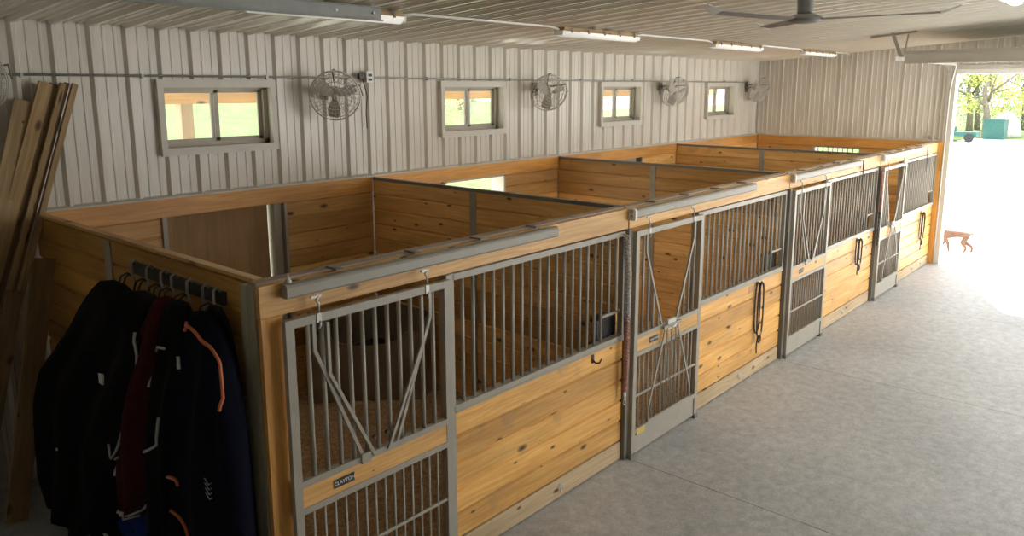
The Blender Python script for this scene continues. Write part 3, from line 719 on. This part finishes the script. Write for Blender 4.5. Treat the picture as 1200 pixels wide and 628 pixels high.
lean((-.085,3.56,3.02),(-.60,3.38,1.50),.05,.05,M['lumber_dark'],'short dark stick leaning behind the tall bundle',.02,.7)
lean((-.15,3.10,2.12),(-.60,3.0,.0),.16,.038,M['lumber_dark'],'short dark plank standing against the stall end wall beside the black jacket',.02,.95)
lean((-.33,3.30,1.85),(-.85,3.15,.0),.12,.038,M['lumber_dark'],'short dark offcut low at the left, behind the short dark plank',.02,.5)

# ------------------------------------------------------------------ wall fans
def wire_fan():
    e=empty('wall_fan',(0,0,0),'x','fan','oscillating wall fans')
    R=.275
    cage=MB()
    def ring(r,x): cage.tube([(x,r*cos(t),r*sin(t)) for t in [2*pi*k/28 for k in range(28)]],.0035 if r<R-.01 else .006,5,closed=True)
    for r,x in ((R,0),(R*.995,.03),(R*.93,.075),(R*.8,.10),(R*.64,.115),(R*.48,.122),(R*.32,.126),(R*.16,.128)): ring(r,x)
    for r,x in ((R*.93,-.05),(R*.72,-.07),(R*.5,-.075)): ring(r,x)
    for k in range(28):
        t=2*pi*k/28
        cage.tube([(x,r*cos(t),r*sin(t)) for r,x in ((R*.16,.128),(R*.48,.122),(R*.8,.10),(R,.03),(R,0),(R*.93,-.05),(R*.5,-.075))],.0024,4)
    part(cage,'wire_cage',M['fan'],e)
    bl=MB()
    for k in range(3):
        a=2*pi*k/3+.4; b0=len(bl.v); m=8
        for j in range(m+1):
            u=j/m; r=.035+.205*u; wd=.07+.10*sin(pi*min(1,u*1.0)*.75+.3)
            for s in (-1,0,1):
                ang=a+s*wd/(r+.06)*.55; bl.v.append((.035+s*.032,r*cos(ang),r*sin(ang)))
        for j in range(m):
            for s in range(2):
                q=b0+j*3+s; bl.face((q,q+1,q+4,q+3),None,.5,True)
    part(bl,'fan_blades',M['fanblade'],e)
    h=MB(); h.lathe([(.035,0),(.038,.02),(.02,.035)],(.05,0,0),16,(1,0,0)); part(h,'hub_badge',M['fan'],e)
    mo=MB(); mo.lathe([(.03,0),(.065,.02),(.07,.09),(.05,.14)],(-.20,0,0),18,(1,0,0)); part(mo,'motor',M['fan'],e)
    return e
fan0=wire_fan(); used=[False]
def place_fan(c,yaw,tilt,label):
    e=fan0 if not used[0] else copy_tree(fan0); used[0]=True
    e.location=c; e.rotation_euler=(0,tilt,yaw); e['label']=label
    # bracket to wall, built in fan local space through the inverse matrix
    f=MB(); Rm=Matrix.Rotation(yaw,4,'Z')@Matrix.Rotation(tilt,4,'Y'); inv=(Matrix.Translation(c)@Rm).inverted()
    def L(p): return tuple(inv@Vector(p))
    wx=c[0]-.20*cos(yaw)*.6
    f.tube([L((wx,3.655,c[2]+.02)),L((wx,3.655-.10,c[2]+.06)),tuple((-.16,0,.06)),(-.15,0,0)],.013,8)
    f.bar(L((wx,3.66,c[2]-.05)),L((wx,3.66,c[2]+.10)),.07,.02)
    f.tube([L((wx-.02,3.6,c[2]+.05)),(-.06,.27,.10),(0,.30,.0)],.007,6); f.tube([(-.1,0,.06),(-.06,-.02,.26),(0,0,.292)],.008,6)
    o=f.build('wall_bracket',M['steel_dark']); o.parent=e; o.location=(0,0,0)
place_fan((2.96,3.36,3.40),radians(-128),radians(14),'wire cage wall fan between the nearest two windows')
place_fan((6.72,3.36,3.41),radians(-122),radians(22),'wire cage wall fan between the second and third windows')
place_fan((10.36,3.36,3.40),radians(-112),radians(28),'wire cage wall fan between the third and farthest windows')
place_fan((13.95,3.36,3.42),radians(-108),radians(30),'wire cage wall fan in the far corner past the farthest window')
place_fan((-.44,3.38,3.56),radians(-128),radians(12),'wire cage wall fan cut off at the left edge above the leaning lumber')
# conduit on the back wall, outlet
mb=MB(); mb.tube([(-.30,3.648,3.60),(3.5,3.648,3.60),(6.6,3.648,3.59),(10,3.648,3.585),(13.9,3.648,3.58)],.011,8)
cd=empty('wall_conduit',(5,3.648,3.6),'thin metal conduit running the length of the upper back wall','conduit'); part(mb,'pipe',M['galv'],cd)
for x in (-.0,1.0,2.3,4.6,6.2,7.9,9.4,11.2,12.9):
    f=MB(); f.box(x-.012,x+.012,3.632,3.668,3.575,3.615); part(f,'clip',M['galv'],cd)
e=empty('outlet_box',(3.6,3.62,3.6),'white outlet box with a dark plug on the conduit beside the nearest wall fan','outlet')
f=MB(); f.box(3.575,3.675,3.58,3.66,3.545,3.675); part(f,'box',M['white'],e)
f=MB(); f.box(3.60,3.65,3.572,3.579,3.615,3.645); f.box(3.60,3.65,3.572,3.579,3.565,3.59); part(f,'socket',M['blackmetal'],e)
f=MB(); f.box(3.49,3.574,3.60,3.64,3.59,3.65); f.tube([(3.54,3.62,3.59),(3.58,3.63,3.50),(3.62,3.64,3.38),(3.60,3.645,3.2),(3.61,3.65,3.0)],.006,6); part(f,'plug_and_cord',M['blackmetal'],e)

# ------------------------------------------------------------------ ceiling light fixtures
def fixture(x0,x1,y,label,tan=True):
    z=ceil(y)-.04
    e=empty('strip_light',((x0+x1)/2,y,z),label,'ceiling light','ceiling strip lights')
    f=MB(); f.box(x0+.04,x1-.04,y-.055,y+.055,z-.045,z+.0); part(f,'housing',M['lumber'] if tan else M['white'],e)
    n=14; prof=[]
    for k in range(n+1):
        a=pi*k/n; prof.append((y-.075*cos(a),z-.045-.060*sin(a)))
    f=MB(); f.prism(prof,x0+.03,x1-.03,'x',smooth=True); part(f,'lens',M['lens'],e)
    for s,xx in ((-1,x0),(1,x1)):
        f=MB(); f.prism([(y-.07,z-.04),(y-.06,z-.09),(y+.06,z-.09),(y+.07,z-.04)],min(xx,xx-s*.035),max(xx,xx-s*.035),'x'); part(f,'end_cap',M['white'],e)
    for k in range(5):
        x=x0+.15+(x1-x0-.3)*k/4; f=MB(); f.box(x-.012,x+.012,y-.085,y-.074,z-.06,z-.01); part(f,'clip',M['steel_dark'],e)
LY=1.74
LX=[(1.0,2.56),(4.88,6.49),(8.58,10.25),(12.08,13.69)]
for i,(a,b_) in enumerate(LX): fixture(a,b_,LY,['nearest ceiling strip light, partly behind a grey steel track','second ceiling strip light from the camera on the white conduit line','third ceiling strip light from the camera on the white conduit line','farthest ceiling strip light on the conduit line, close to the end wall'][i])
fixture(6.2,7.84,-2.2,'ceiling strip light at the top right corner of the view')
mb=MB(); xs=[a for t in LX for a in t]
cc=empty('ceiling_conduit',(7,2.0,4.16),'white conduit linking the ceiling strip lights','conduit')
for a,b_ in ((2.56,4.88),(6.49,8.58),(10.25,12.08),(13.69,14.6)):
    f=MB(); zz=ceil(LY)-.045; m_=(a+b_)/2; f.tube([(a,LY,zz-.02),(a+.15,LY,zz),(m_,LY,zz),(b_-.15,LY,zz),(b_,LY,zz-.02)],.013,8); part(f,'pipe',M['white'],cc)
# grey steel track hung below ceiling in front of the first fixture
e=empty('steel_track',(1.0,1.5,4.08),'long grey steel track hung beneath the ceiling at the top left','track')
f=MB(); f.box(-1.6,2.12,1.494,1.50,4.045,4.145); f.box(-1.6,2.12,1.46,1.50,4.038,4.045); f.box(-1.6,2.12,1.46,1.50,4.145,4.151); part(f,'channel',M['track'],e)
for x in (.2,1.66,2.04):
    f=MB(); f.lathe([(.013,0),(.013,.012)],(x,1.494,4.10),10,(0,-1,0)); part(f,'bolt',M['zinc'],e)
for x in (.2,2.04):
    f=MB(); f.box(x-.02,x+.02,1.50,1.51,4.10,ceil(1.5)-.04); part(f,'hanger_strap',M['track'],e)

# ------------------------------------------------------------------ ceiling fan
c=Vector((4.27,-1.30,4.02)); e=empty('ceiling_fan',c,'dark grey three-bladed ceiling fan with slim blades','fan')
f=MB(); zt=ceil(c.y)-.01
f.lathe([(.015,-.03),(.09,-.028),(.145,-.005),(.15,.01),(.12,.03),(.075,.045)],c,28); part(f,'motor_housing',M['ceilfan'],e)
f=MB(); f.lathe([(.062,.045),(.060,.07),(.066,.16),(.082,.26),(.09,zt-c.z)],c,20); part(f,'canopy',M['ceilfan'],e)
f=MB(); f.lathe([(.006,0),(.006,-.02)],c+Vector((.05,-.05,-.02)),8)
for ang in (radians(-78),radians(42),radians(162)):
    f=MB(); d=Vector((cos(ang),sin(ang),0)); s=Vector((-sin(ang),cos(ang),0)); n=12; b0=0
    Lg=.98
    for k in range(n+1):
        u=k/n; r=.12+(Lg-.12)*u; w=.045+.02*sin(pi*u); zz=.0+.01*u
        for sg,dz in ((-1,-.008),(1,.008)):
            for th in (0,.006): f.v.append(tuple(c+d*r+s*sg*w+Vector((0,0,zz+dz+th))))
    for k in range(n):
        q=k*4
        for a,b2,c2,d2 in ((0,2,6,4),(1,5,7,3),(0,4,5,1),(2,3,7,6)): f.face((q+a,q+b2,q+c2,q+d2),None,.5,False)
    f.face((0,1,3,2)); q=n*4; f.face((q,q+2,q+3,q+1))
    bl=part(f,'blade',M['ceilfan'],e)
    f=MB(); t0=c+d*Lg+Vector((0,0,.012)); f.v=[tuple(t0+s*.045+Vector((0,0,.010))),tuple(t0-s*.055+Vector((0,0,-.014))),tuple(t0+d*.14-s*.02+Vector((0,0,.045))),tuple(t0+d*.13+s*.04+Vector((0,0,.055))),tuple(t0+s*.055+Vector((0,0,.012))),tuple(t0-s*.055+Vector((0,0,-.02))),tuple(t0+d*.14-s*.02+Vector((0,0,.039))),tuple(t0+d*.13+s*.04+Vector((0,0,.049)))]
    for q in ((0,1,2,3),(7,6,5,4),(0,4,5,1),(1,5,6,2),(2,6,7,3),(3,7,4,0)): f.face(q)
    wl=part(f,'glint_tip',M['white'],bl); wl['label']='upturned blade tip coloured white as a sun glint'  # white colour and tilt stand in for sunlight catching the blade end

# ------------------------------------------------------------------ overhead door stored under the ceiling
e=empty('overhead_door',(10.8,-2,3.95),'cream sectional overhead door rolled up flat under the ceiling','garage door')
x=10.75; 
for k in range(6):
    f=MB(); a=x+k*.62; f.box(a+.004,a+.612,-5.25,-.44,3.93,3.975); part(f,'panel_section',M['trim'],e)
f=MB(); f.box(10.70,10.745,-5.25,-.36,3.83,4.0); f.box(10.66,10.76,-5.25,-.36,4.0,4.012); f.box(10.68,10.70,-5.25,-.36,3.82,3.845); f.box(10.68,10.70,-5.25,-.36,3.975,4.0); part(f,'bottom_strut',M['vinyl'],e)
for k in range(4):
    f=MB(); a=11.37+k*.8; f.box(a,a+.06,-5.2,-.46,3.895,3.93); part(f,'stiffening_strut',M['galv'],e)
e=empty('door_rail',(12,-.4,3.87),'white horizontal door rail ending at the V bracket','rail')
f=MB(); f.box(10.38,14.2,-.325,-.30,3.86,3.867); f.box(10.38,14.2,-.325,-.32,3.867,3.915); f.box(10.38,14.2,-.325,-.30,3.915,3.922)
f.tube([(14.2,-.31,3.89),(14.4,-.28,3.84),(14.52,-.22,3.66),(14.54,-.185,3.4),(14.545,-.18,.02)],.016,6); part(f,'rail',M['zinc'],e)
for k,xx in enumerate((10.62,10.95,11.2)):
    f=MB(); f.lathe([(.02,0),(.026,.01),(.02,.03)],(xx,-.30,3.89),12,(0,1,0)); part(f,'roller',M['white'],e)
e=empty('rail_bracket',(10.85,-.3,4.1),'V-shaped angle iron bracket hanging from the ceiling above the door rail','bracket')
yy=-.37; zc=ceil(-.3)-.03
f=MB(); f.bar((10.85,-.30,3.86),(10.85,-.12,4.30),.05,.008,up=(1,0,0)); f.bar((10.85,-.30,3.86),(11.17,-.27,4.31),.055,.008,up=(0,1,0)); part(f,'angle_leg',M['steel'],e)
f=MB(); f.bar((11.07,.25,ceil(.25)-.05),(10.86,-.47,ceil(-.47)-.05),.05,.03); part(f,'ceiling_angle',M['steel'],e)

# ------------------------------------------------------------------ tack on the fronts
def twist(pts,r,n=2,turns=24,rs=None):
    pts=[Vector(p) for p in pts]; out=[]
    m=160
    def ev(t):
        t*= (len(pts)-1); i=min(int(t),len(pts)-2); return pts[i].lerp(pts[i+1],t-i)
    f=MB()
    for s in range(n):
        P_=[]
        for k in range(m+1):
            t=k/m; p=ev(t); a=2*pi*turns*t+2*pi*s/n; P_.append(p+Vector((cos(a),sin(a),0))*r*.8)
        f.tube(P_,r,5)
    return f
e=empty('lead_rope',(3.55,-.13,2.1),'braided grey and reddish lead rope hanging on the post beside the second sliding door','lead rope')
part(twist([(3.50,-.135,2.16),(3.505,-.15,1.8),(3.52,-.14,1.42)],.019,3,11),'grey_rope',M['rope'],e)
part(twist([(3.518,-.14,1.42),(3.52,-.145,1.0),(3.515,-.14,.72)],.015,3,9),'red_rope',M['ropered'],e)
f=MB(); f.tube([(3.515,-.14,.74),(3.50,-.14,.70),(3.51,-.14,.65),(3.53,-.14,.66),(3.525,-.14,.70)],.008,6); f.tube([(3.515+.02*cos(t),-.14,.61+.028*sin(t)) for t in [k*pi/6 for k in range(12)]],.006,6,closed=True); part(f,'snap_hook',M['zinc'],e)
f=MB(); f.tube([(3.50,-.09,2.19),(3.50,-.15,2.18),(3.50,-.155,2.15)],.008,6); part(f,'hook',M['zinc'],e)
e=empty('lead_rope',(10.86,-.13,2.1),'brown lead rope looped on the post beside the farthest sliding door','lead rope')
part(twist([(10.86,-.135,2.16),(10.87,-.15,1.8),(10.87,-.15,1.5)],.013,3,9),'brown_rope',M['ropered'],e)
part(twist([(10.87,-.15,1.5),(10.84,-.15,1.2),(10.86,-.15,.95),(10.88,-.15,1.2),(10.87,-.14,1.5)],.009,2,9),'rope_loop',M['blackmetal'],e)
def halter(x,z,h,label):
    e=empty('halter',(x,-.11,z),label,'halter','hanging halters'); y=-.105
    f=MB(); f.tube([(x,-.078,z-.02),(x,-.12,z-.02),(x,-.135,z),(x,-.135,z+.02)],.007,6); f.box(x-.02,x+.02,-.084,-.0765,z-.05,z+.03); part(f,'wall_hook',M['blackmetal'],e)
    def loop(dx0,dx1,z1,r,yo=0,n=22):
        P_=[]
        for k in range(n):
            t=2*pi*k/n; w=(dx1-dx0)/2*sin(t)*(1.0-.15*cos(2*t)); P_.append((x+(dx0+dx1)/2+w+.012*sin(3*t),y-.012*sin(t)+yo,z-.0+(z1)*(1-cos(t))/2))
        return P_
    for (a,b_,q,r,yo) in ((-.06,.035,-h*.72,.010,0),(-.025,.085,-h*.80,.010,-.02),(-.015,.05,-h*.58,.008,-.035)):
        f=MB(); f.tube(loop(a,b_,q,r,yo),r,6,closed=True); part(f,'strap',M['leather'],e)
    f=MB(); zz=z-h*.80; f.tube([(x+.02+.035*cos(t),y-.03,zz+.05*sin(t)) for t in [k*pi/7 for k in range(14)]],.009,6,closed=True)
    f.tube([(x-.01,y-.02,zz+.02),(x-.03,y-.02,z-h*.9),(x-.02,y-.02,z-h)],.009,6); part(f,'noseband',M['leather'],e)
    for q in (.35,.55,.72):
        f=MB(); f.tube([(x+.03+.016*cos(t),y-.035,z-h*q+.018*sin(t)) for t in [k*pi/5 for k in range(10)]],.004,5,closed=True); part(f,'buckle',M['zinc'],e)
halter(6.45,1.18,.88,'dark leather halter hanging on the planks of the second stall front')
halter(10.05,1.17,.56,'dark leather halter hanging on the planks of the third stall front')
halter(13.70,1.14,.72,'dark leather halter hanging on the planks of the farthest stall front')
mb=MB(); mb.box(6.24,6.36,-.079,-.0765,1.08,1.16); tag(mb.build('paper_label',M['pinkpaper']),'faded pinkish label stuck on the planks left of the second halter','label')
e=empty('blanket_hook',(3.09,-.09,1.13),'small black hook screwed to the planks of the nearest stall front','hook')
f=MB(); f.box(3.07,3.10,-.082,-.0765,1.09,1.17); f.tube([(3.085,-.08,1.12),(3.085,-.11,1.10),(3.10,-.14,1.105),(3.115,-.15,1.14)],.008,6); part(f,'hook',M['blackmetal'],e)
for (xa,lab) in ((10.05,'thin dark riding crop hanging from the third header beam'),(13.72,'thin dark riding crop hanging from the farthest header beam')):
    e=empty('riding_crop',(xa,-.1,2.3),lab,'riding crop','riding crops')
    f=MB(); f.tube([(xa-.03,-.10,2.36),(xa-.02,-.10,2.15),(xa,-.10,1.90)],[.007,.006,.004],6); part(f,'shaft',M['blackmetal'],e)
    f=MB(); f.tube([(xa-.032,-.10,2.385),(xa-.03,-.10,2.24)],.010,8); part(f,'handle',M['leather'],e)
# little green sign? small bell-shaped hook on end wall
mb=MB(); mb.lathe([(.03,0),(.035,.02),(.02,.05)],(XE-.03,.12,2.50),12,(-1,0,0)); tag(mb.build('wall_light',M['rope']),'small round fixture low on the end wall metal above the orange board','fixture')

# ------------------------------------------------------------------ outdoors
mb=MB(); mb.box(XE+.15,60,-40,40,-.3,-.10); mb.box(-10,XE+.15,3.87,8.2,-.3,-.10)
struct(mb.build('ground',M['gravel']),'pale sunlit gravel yard')
mb=MB(); mb.box(60,160,-60,70,-.3,-.08); mb.box(-30,60,8.2,70,-.3,-.05)
g=struct(mb.build('grass_field',M['grass']),'sunlit grass field')
mb=MB()
nx=24
for j in range(nx+1):
    for k in range(13):
        x=-30+90*j/nx; y=14+60*k/12; mb.v.append((x,y,-.06+max(0,(y-18))*.055+.3*sin(x*.2+y*.13)*(1 if y>20 else 0)))
for j in range(nx):
    for k in range(12): q=j*13+k; mb.face((q,q+13,q+14,q+1),None,.5,True)
struct(mb.build('grass_bank',M['grass']),'gently rising meadow behind the barn')
# porch over the outside doors
mb=MB(); mb.prism([(3.88,3.74),(3.88,3.80),(5.08,3.60),(5.08,3.54)],-8,XE+.3,'x')
struct(mb.build('porch_roof',M['galv']),'lean-to roof along the back of the barn')
mb=MB(); mb.box(-8,XE+.3,4.83,4.97,3.305,3.50,.6)
tag(mb.build('porch_beam',M['beam']),'tan timber beam of the lean-to seen through the high windows','beam')
for k,x in enumerate((-1.9,1.98,5.95,9.95,13.6)):
    mb=MB(); mb.box(x-.07,x+.07,4.83,4.97,-.10,3.305,.4,'z'); tag(mb.build('porch_post',M['kick']),'pale timber post of the lean-to outside the back wall','post','lean-to posts')
for k,x in enumerate((-1,3,7,11,15,19,23)):
    mb=MB(); mb.tube([(x,15,-.06),(x,15,1.3)],.06,6); tag(mb.build('fence_post',M['weathered']),'thin grey fence post in the meadow behind the barn','fence post','meadow fence posts')
# trees
def tree(x,y,h,cr,mat,label,n=2600,low=1.2,grp='trees beyond the yard'):
    e=empty('tree',(x,y,-.1),label,'tree',grp)
    f=MB(); f.tube([(x,y,-.1),(x+.2,y+.1,1.6),(x-.1,y+.3,3.2),(x+.3,y,h*.7)],[.26,.2,.16,.06],8)
    for k in range(6):
        a=random.random()*6.3; f.tube([(x,y,2.0+k*.5),(x+cos(a)*cr*.4,y+sin(a)*cr*.4,3+k*.6),(x+cos(a)*cr*.75,y+sin(a)*cr*.75,3.4+k*.8)],[.09,.06,.02],5)
    part(f,'trunk',M['bark'],e)
    f=MB(); cl=[]
    for k in range(34):
        a=random.random()*6.28; q=random.random()**.5; zz=low+(h-low)*random.random(); rr=cr*(1-abs((zz-low)/(h-low)-.4)**1.6)
        cl.append((x+cos(a)*rr*q,y+sin(a)*rr*q,zz,random.uniform(.5,1.1)))
    for k in range(n):
        c_=random.choice(cl); d=Vector((random.gauss(0,1),random.gauss(0,1),random.gauss(0,.8))).normalized()*c_[3]*random.uniform(.5,1)
        p=Vector(c_[:3])+d; u=Vector((random.gauss(0,1),random.gauss(0,1),random.gauss(0,1))).normalized(); v=u.orthogonal().normalized(); s=random.uniform(.07,.14)
        i0=len(f.v); f.v+=[tuple(p-u*s),tuple(p+v*s*.5),tuple(p+u*s),tuple(p-v*s*.5)]; f.face((i0,i0+1,i0+2,i0+3),None,random.random())
    part(f,'foliage',mat,e)
TR=[(62,12.3,8,3.3,'leafd'),(58,10.2,9,3.4,'leafy'),(64,9.0,9,3.4,'leafy'),(60,7.2,8.5,3.4,'leafy'),(66,5.2,9,3.4,'leafy'),(70,12.5,9,3.5,'leafd'),(72,10.0,10,3.6,'leafd'),(74,7.0,9,3.6,'leafd'),(63,3.0,9,3.2,'leafy'),(70,14.9,8,3.2,'leafd')]
TB=[(24,30,5.5,3.4,'leafd'),(33,36,6,3.6,'leafy'),(45,44,7,4,'leafd')]
for k,(x,y,h,cr,mm) in enumerate(TR+TB):
    low=1.9 if mm=='leafy' else .4
    if k>=len(TR): tree(x,y,h,cr,M[mm],'green bush in the meadow, seen only through the high back windows',2500,.2,'meadow bushes')
    else: tree(x,y,h,cr,M[mm],'bright yellow-green tree beyond the yard' if mm=='leafy' else 'grey-green tree at the back of the yard',3000,low)
e=empty('dumpster',(60,6.65,-.1),'teal green dumpster standing in the yard under the trees','dumpster')
f=MB(); f.prism([(59.4,-.1),(60.6,-.1),(60.8,1.15),(59.2,1.2)],6.02,7.26,'y'); part(f,'bin',M['teal'],e)
f=MB(); f.prism([(59.15,1.2),(60.85,1.15),(60.85,1.22),(59.15,1.28)],5.97,7.31,'y'); part(f,'lid',M['teal'],e)
e=empty('utility_trailer',(56,8.0,-.1),'low teal utility trailer parked left of the dumpster','trailer')
f=MB(); f.box(55.4,56.6,6.9,9.2,.25,.55); f.box(55.5,56.5,8.3,9.2,.55,.85); part(f,'bed',M['teal'],e)
for yy in (7.3,8.6):
    f=MB(); f.lathe([(.28,0),(.28,.2)],(55.2,yy,.18),14,(1,0,0)); part(f,'wheel',M['black'],e)
mb=MB(); mb.lathe([(1.0,0),(.95,.6),(.75,1.2),(.4,1.65),(.05,1.85)],(63.5,6.6,-.1),18); tag(mb.build('sand_pile',M['sand']),'pale pile of sand behind the dumpster','sand pile')

# ------------------------------------------------------------------ dog
def dog():
    e=empty('dog',(16.68,-.2,-.1),'tan short-haired dog walking across the sunlit gravel outside the door','dog')
    # body heads towards +Y (left in view); local: s along heading
    hd=Vector((-.30,.95,0)).normalized(); sd=Vector((hd.y,-hd.x,0)); o=Vector((16.68,-.30,-.10)); K=.82
    V=[];R_=[];E=[]
    def P_(a,b,c,r,par=None):
        V.append(tuple(o+(hd*a+sd*b+Vector((0,0,c)))*K)); R_.append(r*K*1.08)
        if par is not None: E.append((par,len(V)-1))
        return len(V)-1
    pel=P_(0,0,.50,.085); mid=P_(.22,0,.485,.085,pel); ch=P_(.46,0,.47,.115,mid); sh=P_(.56,0,.52,.10,ch); nk=P_(.68,0,.62,.07,sh); hdp=P_(.78,0,.70,.075,nk); mz=P_(.90,0,.68,.045,hdp); P_(.97,0,.665,.03,mz)
    for s in (-1,1):
        ear=P_(.76,s*.06,.77,.022,hdp); P_(.74,s*.085,.73,.012,ear)
    t=P_(-.11,0,.52,.025,pel); t=P_(-.20,0,.50,.016,t); P_(-.28,0,.44,.010,t)
    for s,ph in ((-1,.06),(1,-.10)):
        hp=P_(-.02,s*.075,.42,.075,pel); kn=P_(.05+ph*.5,s*.085,.27,.058,hp); hk=P_(-.09+ph,s*.08,.15,.032,kn); pw=P_(-.07+ph*1.2,s*.08,.03,.027,hk); P_(-.02+ph*1.2,s*.08,.022,.020,pw)
    for s,ph in ((-1,-.08),(1,.09)):
        sl=P_(.47,s*.075,.36,.055,ch); el=P_(.43+ph*.4,s*.08,.24,.042,sl); wr=P_(.46+ph,s*.08,.12,.029,el); pw=P_(.46+ph*1.2,s*.08,.03,.025,wr); P_(.50+ph*1.2,s*.08,.022,.020,pw)
    me=bpy.data.meshes.new('dog_body'); me.from_pydata(V,E,[]); me.update()
    ob=bpy.data.objects.new('body',me); C.objects.link(ob); 
    md=ob.modifiers.new('skin','SKIN'); md.use_smooth_shade=True
    for k,r in enumerate(R_): me.skin_vertices[0].data[k].radius=(r,r)
    me.skin_vertices[0].data[0].use_root=True
    sb=ob.modifiers.new('sub','SUBSURF'); sb.levels=2; sb.render_levels=2
    bpy.context.view_layer.update()
    m2=bpy.data.meshes.new_from_object(ob.evaluated_get(bpy.context.evaluated_depsgraph_get()))
    bpy.data.objects.remove(ob); m2.materials.clear(); m2.materials.append(M['dog'])
    for p in m2.polygons: p.use_smooth=True
    b=bpy.data.objects.new('body',m2); C.objects.link(b); b.parent=e; b.location=-Vector(e.location)
    f=MB(); c_=o+(hd*.985+Vector((0,0,.675)))*K; f.lathe([(.016,0),(.012,.012)],c_,10,hd); part(f,'nose',M['black'],b)
    f=MB()
    for s in (-1,1):
        c_=o+(hd*.845+sd*s*.055+Vector((0,0,.725)))*K; f.lathe([(.009,0),(.006,.006)],c_,8,sd*s)
    part(f,'eyes',M['black'],b)
dog()

# ------------------------------------------------------------------ light
w=bpy.data.worlds.new('sky'); bpy.context.scene.world=w; w.use_nodes=True; nt=w.node_tree; bg=nt.nodes['Background']
tc=N(nt,'ShaderNodeTexCoord'); sp_=N(nt,'ShaderNodeSeparateXYZ'); nt.links.new(tc.outputs['Generated'],sp_.inputs[0])
rr=ramp(nt,sp_.outputs[2],[(.0,(1.0,.985,.95)),(.25,(.96,.97,.97)),(1.0,(.74,.85,1.0))]); nt.links.new(rr.outputs[0],bg.inputs[0]); bg.inputs[1].default_value=2.0
sl=bpy.data.lights.new('sun','SUN'); sl.energy=6.0; sl.angle=radians(.6); sl.color=(1,.95,.86); so=bpy.data.objects.new('sun',sl); C.objects.link(so)
dv=Vector((-.648,-.32,-.72)).normalized(); so.rotation_euler=dv.to_track_quat('-Z','Y').to_euler()
# ------------------------------------------------------------------ camera
cam=bpy.data.cameras.new('camera'); co=bpy.data.objects.new('camera',cam); C.objects.link(co)
yaw,pit,rol=.7248,.1799,-.0030
f_=Vector((cos(pit)*cos(yaw),cos(pit)*sin(yaw),-sin(pit))); r_=Vector((sin(yaw),-cos(yaw),0)); u_=r_.cross(f_)
r2=r_*cos(rol)+u_*sin(rol); u2=-r_*sin(rol)+u_*cos(rol)
mw=Matrix(((r2.x,u2.x,-f_.x,-2.2128),(r2.y,u2.y,-f_.y,-3.8255),(r2.z,u2.z,-f_.z,3.4765),(0,0,0,1)))
co.matrix_world=mw; cam.sensor_width=36; cam.lens=902.25/1200*36; cam.shift_y=-(314-267.08)/1200; cam.clip_end=500
sc=bpy.context.scene; sc.camera=co
sc.view_settings.view_transform='Standard'; sc.view_settings.look='None'; sc.view_settings.gamma=1; sc.view_settings.use_curve_mapping=False; sc.view_settings.exposure=1.32
